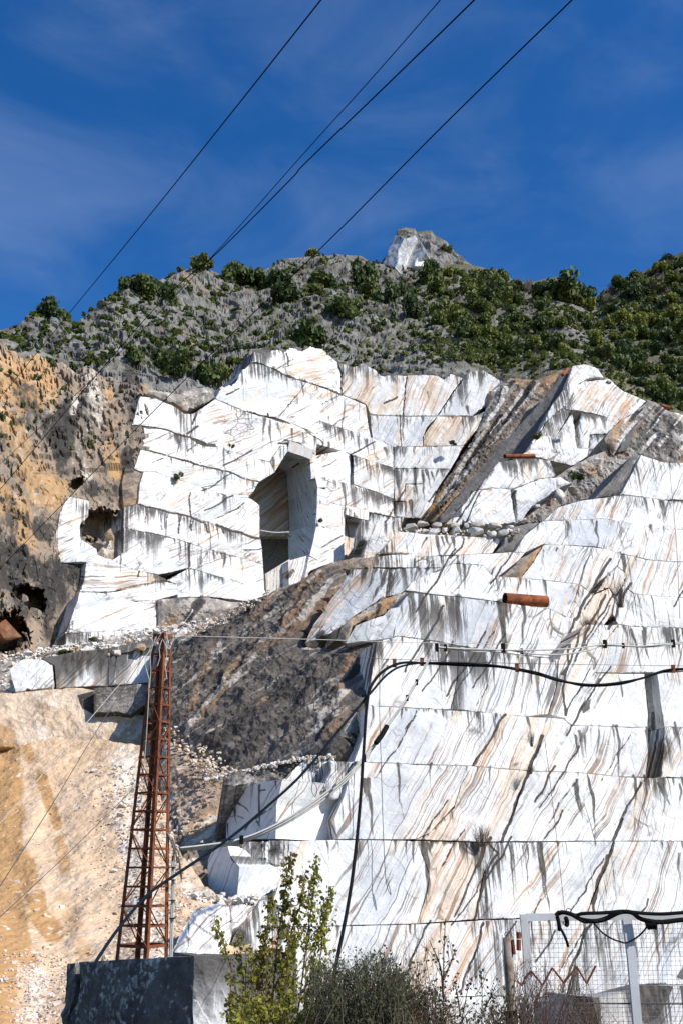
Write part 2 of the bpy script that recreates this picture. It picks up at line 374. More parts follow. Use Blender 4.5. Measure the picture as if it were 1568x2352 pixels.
def poly(pts, fam, name='marble_block', mat='marble', off=0.0, batter=None, turn=0.0, th=5.0, disp=(.10, .35, 3, False), step=3.3,
         ochre=.3, grey=.3, drip=.3, crack=.3, dip=55, soot=0.0, jit=.10, anchor=None, Y=None, parent='Q', slope=None, inset=0.0, wf=.7):
    pts = [tuple(map(float, p)) for p in pts]
    a2 = sum(p[0]*q[1]-q[0]*p[1] for p, q in zip(pts, pts[1:]+pts[:1]))
    if a2 > 0: pts = pts[::-1]
    fx, fy, fY, fB, fb = FAM[fam]; B = R(fB+turn)
    nh = np.array([math.cos(R(fB)), -math.sin(R(fB)), 0]); bt = R(fb)
    nf = nh*math.cos(bt)+np.array([0, 0, math.sin(bt)]); p0 = P3(fx, fy, fY)
    ax, ay = anchor or (sum(p[0] for p in pts)/len(pts), max(p[1] for p in pts))
    r = ray(ax, ay); o = np.array([0, 0, CZ])
    q0 = o+r*(np.dot(p0-o, nf)/np.dot(r, nf))
    if Y: q0 = P3(ax, ay, Y)
    nl = np.array([math.cos(B), -math.sin(B), 0.0]); b2 = R(fb if batter is None else batter)
    n = nl*math.cos(b2)+np.array([0, 0, math.sin(b2)]); q0 = q0+n*off
    dh = np.array([math.sin(B), math.cos(B), 0.0]); dv = np.cross(dh, n); dv = dv if dv[2] > 0 else -dv
    def hit(x, y):
        rr = ray(x, y); return o+rr*(np.dot(q0-o, n)/(rr@n))[..., None]
    P = hit(np.array([p[0] for p in pts]), np.array([p[1] for p in pts]))
    Yc = P[:, 1].mean(); sp = step*Yc/FP
    uv = np.stack([(P-q0)@dh, (P-q0)@dv], 1)
    # ragged edge
    ring = []; npnt = len(uv)
    for i in range(npnt):
        a, b = uv[i], uv[(i+1) % npnt]; k = max(1, int(np.linalg.norm(b-a)/(sp*1.3)))
        e = (b-a); nrm = np.array([e[1], -e[0]])/(np.linalg.norm(e)+1e-9)
        for j in range(k): ring.append((a+(b-a)*j/k, nrm))
    rp = np.array([q[0] for q in ring]); rn = np.array([q[1] for q in ring])
    # inward normal test
    area = 0.5*np.sum(rp[:, 0]*np.roll(rp[:, 1], -1)-np.roll(rp[:, 0], -1)*rp[:, 1])
    if area > 0: rn = -rn
    h = (fbm(np.c_[rp*.9, np.full(len(rp), Yc)], 3)*.5+.5).clip(0, 1.4)
    h2 = (pn(np.c_[rp*2.9, np.full(len(rp), Yc+9)])-.25).clip(0, 1)
    rp = rp+rn*((h*.6+h2*1.6)*jit+inset)[:, None]
    # inner points on a jittered hex grid
    mn, mxx = rp.min(0), rp.max(0)
    gx, gy = np.meshgrid(np.arange(mn[0], mxx[0], sp), np.arange(mn[1], mxx[1], sp*.87)); gx[1::2] += sp/2
    g = np.stack([gx.ravel(), gy.ravel()], 1); g += rng.uniform(-.18, .18, g.shape)*sp
    g = g[pip(g[:, 0], g[:, 1], rp.tolist())]
    if len(g):
        dmin = np.full(len(g), 1e9)
        for i in range(len(rp)):
            a = rp[i]; m = (np.abs(g[:, 0]-a[0]) < sp*1.6) & (np.abs(g[:, 1]-a[1]) < sp*1.6)
            if m.any(): dmin[m] = np.minimum(dmin[m], np.hypot(g[m, 0]-a[0], g[m, 1]-a[1]))
        g = g[dmin > sp*.55]
    allp = np.vstack([rp, g]) if len(g) else rp
    nb = len(rp)
    vo, eo, fo, ov, oe, of = geometry.delaunay_2d_cdt([Vector(q) for q in allp.tolist()], [], [list(range(nb))], 1, 1e-5)
    V2 = np.array([tuple(v) for v in vo]); F = np.array([tuple(f) for f in fo if len(f) == 3], np.int64)
    e1 = V2[F[:, 1]]-V2[F[:, 0]]; e2 = V2[F[:, 2]]-V2[F[:, 0]]; fl = (e1[:, 0]*e2[:, 1]-e1[:, 1]*e2[:, 0])
    want = np.dot(np.cross(dh, dv), n) > 0
    bad = (fl > 0) != want; F[bad] = F[bad][:, ::-1]
    P = q0+V2[:, :1]*dh+V2[:, 1:]*dv
    de = np.full(len(V2), 1e9)
    for i in range(npnt): de = np.minimum(de, segdist(V2[:, 0], V2[:, 1], uv[i], uv[(i+1) % npnt]))
    amp, fr, oc, rid = disp
    d = fbm(P*fr+off*3, oc, rid)*amp
    if mat != 'marble':
        # layered rock: long ribs following the bedding
        a = R(dip); ra = V2[:, 0]*math.cos(a)+V2[:, 1]*math.sin(a); rb = -V2[:, 0]*math.sin(a)+V2[:, 1]*math.cos(a)
        d = d*(.7 if mat == 'dark_slab' else .8)+fbm(P*fr*4.2, 3, True)*amp*.30+fbm(np.c_[ra*fr*.25, rb*fr*1.6, np.full(len(ra), 3.0)], 4, True)*amp*.8
        d = d*np.clip(.2+de/2.2, 0, 1)
    else:
        d = d+np.round(fbm(P*.16+5, 3)*3.2)/3.2*.20*wf+np.clip(pn(P*.55+9)-.28, 0, 1)*.35*wf
    wear = np.clip(1-de/.75, 0, 1)**2; d = d-wear*(.06+.45*np.clip(pn(P*.8+3)+.1, 0, 1)+.25*np.clip(pn(P*2.3), 0, 1))*(wf if Yc > 30 else .25)
    px, py = topx(P)
    # how far below the top edge each point is
    bl = np.full(len(V2), 1e3)
    for i in range(npnt):
        a, b = uv[i], uv[(i+1) % npnt]
        lo, hi = min(a[0], b[0]), max(a[0], b[0])
        if hi-lo < 1e-6: continue
        m = (V2[:, 0] >= lo) & (V2[:, 0] <= hi); y = a[1]+(b[1]-a[1])*(V2[:, 0]-a[0])/(b[0]-a[0]); dd = y-V2[:, 1]
        m &= dd > -.05; bl[m] = np.minimum(bl[m], np.maximum(dd[m], 0))
    P = P+n*d[:, None]
    # sides: boundary edges pulled back into the hill
    ed = np.concatenate([F[:, [0, 1]], F[:, [1, 2]], F[:, [2, 0]]]); key = np.sort(ed, 1); kk = key[:, 0]*10**7+key[:, 1]
    u, idx, cnt = np.unique(kk, return_index=True, return_counts=True); be = ed[idx[cnt == 1]]
    bv = np.unique(be); mp_ = {int(v): len(P)+i for i, v in enumerate(bv)}
    back = P[bv]-n*th + (np.array([0, 0, slope*th]) if slope else 0)
    Pall = np.vstack([P, back])
    sides = [(int(b), int(a), mp_[int(a)], mp_[int(b)]) for a, b in be]
    faces = F.tolist()+sides
    me = bpy.data.meshes.new(name); me.from_pydata(Pall.tolist(), [], faces); me.update()
    n0 = len(P); al = np.concatenate([np.arange(n0), bv])
    gu = Pall@dh+fx*.01; gv = Pall[:, 2]/max(.5, dv[2])
    gu[n0:] += np.abs((Pall[n0:]-P[bv])@n)   # unroll the side faces
    lv = np.zeros(len(me.loops), np.int64); me.loops.foreach_get('vertex_index', lv)
    uvl = me.uv_layers.new(name='wall'); uvl.data.foreach_set('uv', np.stack([gu[lv], gv[lv]], 1).astype(np.float32).ravel())
    ca = me.color_attributes.new('paint', 'FLOAT_COLOR', 'POINT'); ca.data.foreach_set('color', paint(px[al] if False else np.concatenate([px, px[bv]]), np.concatenate([py, py[bv]])).ravel())
    ba = me.attributes.new('below', 'FLOAT', 'POINT'); ba.data.foreach_set('value', np.concatenate([bl, bl[bv]]).astype(np.float32))
    me.materials.append(M[mat])
    ob = bpy.data.objects.new(name, me); link(ob, QUARRY if parent == 'Q' else parent)
    for k, v in (('ochre', ochre), ('grey', grey), ('drip', drip), ('crack', crack), ('dip', R(dip+(float(rng.normal(0, 5)) if mat == 'marble' else 0))), ('soot', soot)): ob[k] = float(v)
    PLANES.append((pts, q0, n))
    return ob
def depth_at(pl, x, y):
    pts, q0, n = pl; rr = ray(x, y); return np.dot(q0-np.array([0, 0, CZ]), n)/(rr@n)
SHEETS = {}
def sheet(name, mat, x0, x1, ytop, ybot, depth, nx, ny, disp, holes=None, back=0.0, kind='structure', parent=None, ndir=(0, -.8, .6)):
    """rock surface between two traced outlines; depth(x, t) with t = 0 at the foot and 1 at the crest"""
    xs = np.linspace(x0, x1, nx); ts = np.linspace(0, 1, ny)
    X, T = np.meshgrid(xs, ts)
    yt = ytop(xs); yb = ybot(xs)
    Yp = yb[None, :]+(yt-yb)[None, :]*T
    D = depth(X, T, Yp)
    P = P3(X.ravel(), Yp.ravel(), D.ravel())
    nd = np.array(ndir)/np.linalg.norm(ndir)
    P = P+disp(P, X.ravel(), Yp.ravel(), T.ravel())[:, None]*nd
    if holes is not None: P = P+holes(P, X.ravel(), Yp.ravel())
    SHEETS[name] = (P.reshape(ny, nx, 3), X, Yp)
    col = paint(X.ravel(), Yp.ravel())
    rows = ny
    if back:    # far side of the crest, so that the hill is not a shell
        last = P.reshape(ny, nx, 3)[-1]
        ex = [last+np.array([0, back*k*.5, -back*k*k*.28]) for k in (1, 2, 3)]
        P = np.vstack([P]+ex); col = np.vstack([col]+[col[-nx:]]*3); rows = ny+3
    i = (np.arange(rows-1)[:, None]*nx+np.arange(nx-1)[None, :]).ravel()
    F = np.stack([i, i+1, i+nx+1, i+nx], 1)
    me = bpy.data.meshes.new(name); me.from_pydata(P.tolist(), [], F.tolist()); me.update()
    ca = me.color_attributes.new('paint', 'FLOAT_COLOR', 'POINT'); ca.data.foreach_set('color', col.ravel())
    me.materials.append(M[mat]); ob = bpy.data.objects.new(name, me); link(ob, parent)
    if kind: ob['kind'] = kind
    return ob
def ground_at(name, x, y):
    P, X, Yp = SHEETS[name]; j = int(np.clip(round((x-X[0, 0])/(X[0, -1]-X[0, 0])*(X.shape[1]-1)), 0, X.shape[1]-1))
    i = int(np.argmin(np.abs(Yp[:, j]-y))); return P[i, j]
# ------------------------------------------------------------ traced stains: K black, O ochre, G grey / pale
def st(ch, w, s, *pts): STROKES.append((ch, w, s, list(pts)))
# front wall: cracks along the bedding
for w, p in [(3.2,[(1160,1641),(1130,1690),(1088,1757)]),(4.5,[(1245,1690),(1225,1740),(1212,1780)]),(4,[(1212,1780),(1190,1830),(1170,1890),(1155,1932)]),
 (6,[(1125,1925),(1110,1950),(1098,1985)]),(3,[(1125,1940),(1140,1960),(1118,2000),(1100,2060),(1090,2112)]),(3.5,[(1410,1935),(1392,1985),(1372,2040),(1360,2100)]),
 (5,[(1395,1965),(1375,2025),(1362,2075)]),(3,[(1430,1880),(1410,1930)]),(3,[(1470,1800),(1440,1850),(1425,1885),(1408,1930)]),(3.5,[(1359,2108),(1340,2160),(1310,2230),(1290,2280)]),
 (3,[(1305,1480),(1300,1530),(1290,1580),(1297,1640)]),(3,[(1330,1450),(1312,1510),(1290,1550)]),(4,[(1320,1420),(1300,1470)]),(3,[(1392,1365),(1345,1450),(1320,1520)]),
 (4,[(1400,1285),(1388,1305),(1362,1345),(1345,1380),(1325,1420)]),(4,[(1445,1340),(1425,1375),(1412,1420),(1395,1445)]),(3,[(1340,1620),(1315,1660),(1300,1690)]),
 (2.5,[(1270,1760),(1250,1800),(1230,1840)]),(3,[(985,1150),(1000,1130)]),(2.5,[(1095,1985),(1060,2070),(1045,2105)]),(2.2,[(985,2115),(960,2170),(940,2220)]),
 (2,[(1110,2120),(1098,2165),(1070,2240),(1060,2280)])]: st('C', w*.8, 1.0, *p)
# long ochre bands of the front wall
for w, s, p in [(16,.8,[(1185,1790),(1150,1860),(1110,1940),(1070,2010),(1020,2100)]),(12,.7,[(1040,1850),(1010,1890),(985,1915)]),(12,.6,[(1240,1640),(1200,1720),(1160,1800)]),(10,.6,[(1400,1960),(1370,2020),(1350,2095)]),
 (20,.8,[(1390,1350),(1360,1400),(1330,1450)]),(10,.5,[(880,1480),(860,1560),(845,1640)]),(9,.5,[(1000,1990),(985,2050),(970,2110)]),(14,.6,[(1060,2040),(1010,2150),(960,2260)]),(9,.5,[(1120,2000),(1090,2090),(1050,2250)]),
 (8,.5,[(800,1640),(780,1690)]),(10,.6,[(700,1940),(680,2020),(665,2100)]),(10,.5,[(1560,1150),(1540,1250),(1520,1350)])]: st('O', w, s, *p)
# black runs of the front wall
for w, s, p in [(8,1,[(1150,1385),(1154,1440),(1160,1497)]),(3,.9,[(1163,1385),(1168,1440)]),(4.5,.9,[(1200,1390),(1202,1440),(1200,1480)]),(7,.75,[(1050,1370),(1048,1420),(1050,1480)]),(4,.7,[(1052,1295),(1055,1340),(1052,1370)]),
 (3,.8,[(1062,1300),(1066,1350)]),(4,.55,[(1060,1500),(1070,1580)]),(3.5,.6,[(1090,1500),(1085,1590)]),(3.5,.6,[(1110,1500),(1105,1580)]),(3,.6,[(1200,1510),(1192,1600)]),(3,.6,[(1222,1515),(1215,1600)]),(3,.7,[(1240,1510),(1230,1610)]),
 (5,.85,[(846,1790),(850,1850),(856,1920)]),(3.5,.8,[(836,1790),(842,1840)]),(3.5,.85,[(1320,1790),(1330,1850),(1345,1890)]),(4,.9,[(1316,1800),(1322,1840),(1335,1880)]),(3,1,[(1350,1790),(1360,1850),(1366,1925)]),(2.5,.9,[(1346,1782),(1352,1810)]),
 (6,.95,[(972,1937),(978,1980),(984,2030),(985,2070)]),(4,.9,[(984,1937),(990,1970)]),(3,.9,[(1245,1937),(1247,2000),(1260,2090)]),(3.5,.9,[(1238,1937),(1240,1990),(1250,2060),(1262,2095)]),(2.2,.8,[(1210,1940),(1212,2010),(1218,2090)]),(2.4,.8,[(1170,1940),(1172,1990),(1178,2080)]),
 (2.2,.7,[(1200,1940),(1200,2000)]),(3,.7,[(1430,1600),(1420,1550)]),(3,.8,[(1320,1690),(1326,1740)]),(3,.7,[(1340,1690),(1345,1740)]),(4,.7,[(1330,1680),(1340,1760)]),(3.5,.8,[(1448,1445),(1462,1500),(1472,1540)]),(3,.8,[(1475,1450),(1480,1500)]),
 (5,.85,[(1500,1640),(1505,1780)]),(8,.95,[(1488,1680),(1492,1780)]),(5,.9,[(1515,1790),(1530,1830),(1525,1870)]),(4,.9,[(1510,1800),(1540,1850)]),(3,.8,[(1560,1800),(1562,1850)]),(4,.8,[(1550,1660),(1558,1730)]),(3.5,.7,[(1556,1960),(1560,2080)]),
 (3,.7,[(1370,2150),(1380,2250)]),(3,.6,[(1330,2130),(1328,2200)]),(3,.6,[(1400,2130),(1405,2230)]),(4,.7,[(1505,2120),(1512,2250)]),(3,.7,[(1520,2120),(1522,2250)]),(3,.6,[(1230,2150),(1250,2230)]),(5,.5,[(1255,2160),(1262,2230)]),
 (4,.8,[(1190,1330),(1185,1370)]),(3,.6,[(1215,1335),(1222,1370)]),(3,.6,[(1243,1337),(1250,1380)]),(4,.9,[(1425,1275),(1430,1300),(1432,1335)]),(3,.8,[(870,1390),(862,1420)]),(3,.6,[(940,1380),(930,1460)]),(4,.5,[(975,1400),(970,1460)]),
 (9,.30,[(985,1380),(975,1440)]),(10,.35,[(1060,1400),(1075,1470)]),(10,.3,[(940,1640),(950,1700)]),(12,.25,[(1060,1660),(1040,1720)])]: st('K', w, s, *p)
# hollow with the missing pieces
st('K', 2, .9, (1340,1612),(1356,1605),(1352,1628),(1338,1640),(1334,1628),(1340,1612))
st('O', 2, .9, (1344,1620),(1356,1634),(1345,1640),(1344,1620))
st('K', 2, .8, (1455,2262),(1530,2258),(1545,2268),(1530,2300),(1510,2340),(1480,2352),(1465,2330),(1455,2262))
st('K', 3, .7, (1428,2290),(1440,2310),(1436,2352)); st('K', 3, .7, (1510,2330),(1520,2352))
st('G', 3, .9, (1480,2330),(1500,2352)); st('K', 2, .9, (1570,2200),(1555,2245),(1575,2250),(1575,2200),(1570,2200))
st('G', 6, .8, (1545,2130),(1535,2190),(1525,2250))
for w, s, p in [(5,.9,[(888,1312),(868,1350),(855,1380)]),(4,.8,[(862,1310),(850,1340),(830,1370)]),(5,.7,[(840,1312),(826,1345)]),(3,.9,[(900,1320),(886,1345),(884,1365)]),(4,.8,[(960,1305),(950,1330)]),(4,.8,[(985,1305),(975,1320)]),(3.5,.7,[(925,1315),(905,1350)])]: st('K', w, s, *p)
# left wall
for w, s, p in [(4,.8,[(500,1210),(540,1221),(595,1237)]),(3,.8,[(320,1160),(400,1177),(470,1200)]),(3,.5,[(335,1165),(338,1200)]),(3,.6,[(372,1172),(372,1215)]),(3,.6,[(388,1178),(384,1215)]),(3.5,.6,[(415,1185),(410,1225)]),(3,.6,[(445,1195),(440,1220)]),(3.5,.7,[(475,1205),(478,1222)]),
 (3,.8,[(512,1215),(514,1226)]),(2.5,.7,[(530,1220),(532,1228)]),(3.5,.8,[(435,1248),(436,1300)]),(2.5,.7,[(436,1130),(438,1215)]),(5,.9,[(440,1010),(460,1018),(490,1024)]),(4,.5,[(455,1015),(430,1040)]),(2.5,.8,[(453,940),(450,955),(446,975)]),
 (2.5,.9,[(320,1312),(318,1325)]),(3,.7,[(660,812),(664,822),(663,840)]),(2.5,.7,[(650,1012),(690,1020),(722,1042)]),(3,.8,[(640,1018),(660,1020)]),(2.2,.6,[(570,947),(615,958),(668,972)]),(3,.8,[(612,952),(618,958)]),(3,.6,[(703,985),(720,1000),(742,1020),(748,1045)]),
 (2.5,.8,[(330,980),(370,984),(434,1005),(470,1018)]),(2.5,.7,[(325,1030),(390,1046),(430,1061),(500,1078),(550,1093),(595,1107)]),(2,.6,[(705,877),(745,890),(784,907)]),(4,.9,[(575,1143),(597,1120),(610,1105)])]: st('C', w*.8, s, *p)
for w, s, p in [(5,.7,[(640,960),(665,985),(690,990)]),(5,.8,[(690,1000),(730,985)]),(6,.6,[(560,1030),(520,1020)]),(4,.7,[(400,1120),(440,1090),(480,1080)]),(5,.6,[(560,1240),(590,1180)]),(5,.6,[(330,1200),(350,1180)]),(6,.6,[(160,1150),(155,1230),(130,1290)]),(7,.6,[(210,1300),(380,1330)]),
 (4,.9,[(270,1356),(310,1345),(350,1335),(382,1331)]),(4,.7,[(178,1390),(215,1365)]),(6,.5,[(690,850),(700,800)]),(5,.6,[(730,820),(720,860)]),(4,.8,[(627,1050),(640,1030)]),(8,.5,[(620,970),(650,985),(700,1000)])]: st('O', w, s, *p)
st('K', 2.2, .8, (270,1357),(310,1347),(350,1337),(382,1332))
# head wall: stripes
for w, s, p in [(8,.9,[(838,870),(842,950)]),(5,.8,[(850,860),(846,900)]),(5,.6,[(905,880),(900,940)]),(5,.7,[(915,870),(908,950)]),(4,.6,[(935,900),(930,950)]),(5,.9,[(988,980),(984,1020)]),(4,.9,[(1002,965),(998,1020)]),(4.5,.9,[(1022,970),(1020,1020)]),(4,.8,[(1040,965),(1030,1015)]),(8,.9,[(980,990),(976,1022)]),(5,.6,[(920,990),(912,1020)]),
 (12,.6,[(990,880),(985,930)]),(5,.8,[(940,1120),(935,1160)]),(9,.6,[(800,1210),(802,1280)]),(4,.6,[(850,1040),(848,1090)])]: st('O', w, s, *p)
for w, s, p in [(3,.8,[(784,985),(792,1030)]),(4,.95,[(807,1048),(807,1110)]),(2.5,.7,[(818,1000),(822,1030)]),(3,.8,[(840,1010),(846,1045)]),(2.5,.7,[(858,1020),(862,1050)]),(3,.8,[(885,1030),(890,1060)]),(3,.8,[(968,1080),(968,1110),(972,1150)]),(3.5,.9,[(978,1080),(985,1120)]),(3,.8,[(990,1085),(1000,1110)]),(5,.9,[(908,1080),(915,1110),(920,1145)]),
 (5,.9,[(903,1150),(905,1180)]),(5,1,[(918,1150),(920,1183)]),(3,.9,[(930,1150),(931,1183)]),(5,.9,[(943,1150),(944,1184)]),(3,.7,[(1005,1082),(990,1120)]),(3,.7,[(1025,1080),(1012,1105)]),(2.5,.8,[(1020,935),(1024,952)]),(4,.8,[(1074,935),(1078,955)]),(3,.6,[(1060,925),(1065,950)]),(3,.6,[(1035,920),(1030,945)]),(3,.6,[(983,900),(984,920)]),
 (3,.6,[(870,1080),(868,1140)]),(3,.6,[(885,1085),(880,1130)]),(3,.6,[(850,1070),(848,1110)]),(3,.8,[(905,1200),(906,1240)]),(4,.8,[(886,1205),(888,1236)]),(3,.5,[(846,1210),(847,1234)]),(3,.9,[(975,1235),(965,1260)]),(3,.9,[(1015,1235),(1022,1265)]),(4,.8,[(1003,1232),(1008,1275)]),(3,.9,[(1037,1235),(1042,1260)]),(3,.8,[(1025,1233),(1030,1255)]),
 (3,.5,[(745,1100),(750,1140)]),(3,.5,[(770,1105),(772,1150)]),(3,.6,[(790,1112),(792,1160)])]: st('K', w, s, *p)
# right slabs
for w, s, p in [(4,.6,[(1330,930),(1380,890)]),(4,.6,[(1345,940),(1395,905)]),(3,.6,[(1315,930),(1340,900)]),(6,.7,[(1350,960),(1346,1000)]),(4,.6,[(1365,965),(1368,1005)]),(9,.8,[(1205,1065),(1210,1092)]),(7,.8,[(1240,1065),(1242,1095)]),(5,.5,[(1110,1190),(1160,1130)]),(6,.6,[(1300,1200),(1330,1170),(1370,1150)])]: st('O', w, s, *p)
for w, s, p in [(7,.75,[(1215,1062),(1217,1095)]),(5,.7,[(1228,1062),(1232,1095)]),(3,.7,[(1255,1062),(1258,1085)]),(3,.8,[(1182,1125),(1186,1195)]),(3,.9,[(1322,950),(1331,1030)]),(3,.6,[(1405,1140),(1390,1165),(1384,1190)]),(2.5,.6,[(1085,1126),(1068,1160)]),(4,.4,[(1370,970),(1372,990)]),(4,.5,[(1330,1200),(1340,1230)]),(3,.8,[(1300,1200),(1308,1240)])]: st('K', w, s, *p)
# lower left benches
for w, s, p in [(9,.9,[(150,1510),(152,1545)]),(9,.95,[(185,1505),(187,1560)]),(6,.9,[(205,1500),(206,1550)]),(8,.9,[(232,1495),(234,1555)]),(5,.8,[(170,1505),(170,1550)]),(5,.7,[(255,1495),(250,1545)]),(3,.7,[(268,1500),(262,1560)]),(3.5,.7,[(310,1490),(300,1540)]),(3,.7,[(325,1490),(316,1550)])]: st('K', w, s, *p)
st('O', 8, .9, (135,1540),(138,1580)); st('O', 8, .8, (165,1555),(170,1578))
st('K', 3, .85, (178,1600),(222,1588),(216,1640),(190,1628),(178,1600))
for w, s, p in [(30,.35,[(40,1640),(130,1650)]),(18,.4,[(200,1660),(280,1690)])]: st('G', w, s, *p)
# shaded block
for w, s, p in [(3,.9,[(522,1815),(545,1840),(565,1855),(578,1875)]),(2.5,.9,[(520,1838),(535,1850),(545,1900)]),(2.5,.9,[(541,1845),(540,1890)]),(2.5,.9,[(599,1802),(597,1870),(592,1915)]),(2,.9,[(600,1816),(615,1815)]),(2.5,.8,[(525,1895),(530,1925)]),(2,.8,[(560,1905),(585,1880),(600,1870),(632,1848)]),(3,.8,[(545,1800),(540,1830)]),(2,.8,[(580,1800),(578,1825)]),(2.5,.7,[(590,1885),(603,1905)]),(2,.7,[(520,1885),(540,1872),(560,1882)]),(2,.8,[(634,1795),(636,1820)]),
 (7,.8,[(535,1945),(545,1955)]),(2,.8,[(530,1968),(545,1985),(552,1995)]),(3,.8,[(565,1985),(580,1990),(575,2010)]),(4,.7,[(610,1985),(640,1990),(630,2010)]),(3,.8,[(700,1840),(720,1800)])]: st('K', w, s, *p)
st('O', 14, .9, (590,2000),(585,2035)); st('O', 10, .4, (500,1990),(505,2060))
# ochre / dark parts of the left cliff
st('K', 22, .62, (140,1010),(145,1090)); st('K', 18, .55, (165,960),(150,1060)); st('K', 20, .5, (310,900),(300,1000)); st('K', 14, .6, (300,1060),(280,1130)); st('K', 26, .55, (225,1130),(290,1150),(275,1190))
st('K', 34, .62, (60,1310),(150,1360)); st('K', 40, .62, (130,1330),(120,1450)); st('K', 30, .55, (30,1340),(60,1420)); st('K', 24, .55, (170,1310),(190,1360)); st('K', 20, .5, (90,1220),(110,1260)); st('K', 18, .5, (10,1300),(40,1290))
for w, s, p in [(60,.9,[(30,900),(70,930)]),(50,.8,[(60,1080),(110,1140)]),(50,.8,[(30,1200),(60,1240)]),(26,.8,[(250,1040),(265,1090)]),(20,.7,[(240,960),(250,1000)]),(20,.8,[(20,1480),(40,1450)])]: st('O', w, s, *p)
st('G', 22, .6, (215,900),(225,960)); st('G', 18, .7, (245,1215),(250,1265))
# dark rib: tan seams
for w, s, p in [(5,.9,[(510,1480),(470,1580),(450,1640)]),(9,.6,[(640,1370),(590,1430)]),(12,.5,[(700,1390),(660,1440)]),(20,.6,[(400,1700),(470,1755)]),(12,.6,[(820,1490),(790,1600)]),(8,.5,[(560,1520),(500,1640)]),(14,.6,[(740,1330),(700,1370)]),(10,.6,[(860,1480),(850,1560)])]: st('O', w, s, *p)
for w, s, p in [(6,.6,[(440,1680),(450,1740)]),(8,.7,[(700,1490),(790,1485)]),(8,.6,[(680,1740),(740,1720)]),(5,.6,[(800,1690),(840,1620)]),(14,.55,[(400,1470),(450,1465)])]: st('G', w, s, *p)
# spoil slope: orange wash at the left, pale stones in the middle
for w, s, p in [(34,1,[(10,1700),(25,1850),(15,2000),(30,2120)]),(40,1,[(0,1750),(0,2352)]),(26,.9,[(60,1990),(90,2100),(120,2130)]),(14,.9,[(95,1790),(115,1850),(130,1890)]),(28,.7,[(40,2130),(60,2200)]),(22,.9,[(10,2240),(15,2352)]),(16,.7,[(50,1700),(70,1740)]),(18,.6,[(140,1930),(150,2000)]),(30,.5,[(150,2060),(190,2170)])]: st('O', w, s, *p)
for w, s, p in [(50,.6,[(290,1750),(300,1900),(330,2050),(350,2180)]),(16,.45,[(100,2020),(85,2050)]),(20,.35,[(70,1850),(60,1960)]),(30,.6,[(90,2230),(75,2330)]),(22,.6,[(430,2030),(460,2060)])]: st('G', w, s, *p)

# stripes of the broken seam and ochre of the left cliff
for w, s, p in [(6,.8,[(1165,900),(1120,975),(1060,1075),(1010,1160)]),(4,.8,[(1200,900),(1130,1000),(1075,1085)]),(4,.7,[(1140,900),(1110,960)]),(4,.7,[(1240,880),(1180,960),(1130,1020)])]: st('G', w, s, *p)
for w, s, p in [(5,.9,[(1150,960),(1100,1030),(1020,1165)]),(5,.8,[(1180,880),(1140,930)]),(6,.8,[(1225,880),(1150,985),(1090,1060)]),(4,.8,[(1130,1000),(1080,1070)])]: st('K', w, s, *p)
for w, s, p in [(6,.9,[(1130,985),(1090,1040)]),(5,.8,[(1020,1130),(990,1175)]),(6,.8,[(1130,895),(1120,925)])]: st('O', w, s, *p)
for w, s, p in [(26,.85,[(20,860),(60,900),(90,930)]),(40,.9,[(20,1000),(70,1060),(120,1130)]),(36,.8,[(10,1150),(60,1200)]),(16,.7,[(255,930),(262,1000)])]: st('O', w, s, *p)
for w, s, p in [(14,.6,[(190,1090),(205,1100)]),(10,.7,[(180,930),(170,960)]),(12,.6,[(230,980),(238,930)]),(12,.5,[(180,1000),(185,1060)])]: st('G', w, s, *p)
st('O', 4, 1.3, (699,1909),(717,1858),(735,1815),(771,1836),(776,1853),(768,1880),(760,1922),(704,1923),(699,1909))
st('O', 5, .9, (830,1274),(880,1268),(936,1270)); st('K', 3, .8, (880,1272),(936,1271))

# rib: black patches and pale seams that follow the bedding
_r = random.Random(5)
for i in range(46):
    x = _r.uniform(360, 860); y = _r.uniform(1340, 1760); L = _r.uniform(25, 110); w = _r.uniform(2, 8)
    st('KOGKG'[i % 5], w, _r.uniform(.5, .95), (x+L*.62, y-L*.8), (x+L*.25, y-L*.3), (x, y))
# many short runs under the ledges of the front wall and seams through them
TOPS = [[(663,1931),(960,1931),(1409,1932),(1568,1932)],[(814,1749),(1084,1759),(1314,1774),(1568,1787)],[(844,1621),(1160,1640),(1314,1665),(1568,1669)],[(864,1473),(1009,1475),(1283,1514),(1335,1420),(1419,1434),(1568,1449)],[(915,1393),(1006,1367),(1144,1383),(1258,1397)],[(1197,1328),(1331,1342)],[(954,1279),(1176,1268),(1316,1252),(1394,1262),(1568,1301)],[(600,2130),(974,2122),(1345,2107),(1568,2100)],[(1296,1196),(1446,1200),(1568,1217)],[(849,954),(1085,956)],[(904,1026),(1064,1023)],[(904,1076),(1034,1077)],
 [(325,1030),(430,1060),(595,1107)],[(318,1158),(450,1190),(597,1235)],[(285,1213),(435,1247),(605,1297)],[(570,947),(727,1002)],[(607,838),(784,907),(838,929)],[(705,985),(784,1035),(904,1075)],[(734,1095),(905,1146)],[(330,981),(435,1004),(620,1062)],[(690,900),(784,983),(850,1005)]]
for T_ in TOPS:
    for a, b in zip(T_, T_[1:]):
        n = int(abs(b[0]-a[0])/13)
        for k in range(n):
            if _r.random() < .70: continue
            u = _r.random(); x = a[0]+(b[0]-a[0])*u; y = a[1]+(b[1]-a[1])*u+1; L = min(150, _r.expovariate(1/42.)+8)
            st('K', _r.uniform(2.0, 3.6), _r.uniform(.45, .95), (x, y), (x+L*_r.uniform(-.06, .08), y+L*.5), (x+L*_r.uniform(-.1, .12), y+L))
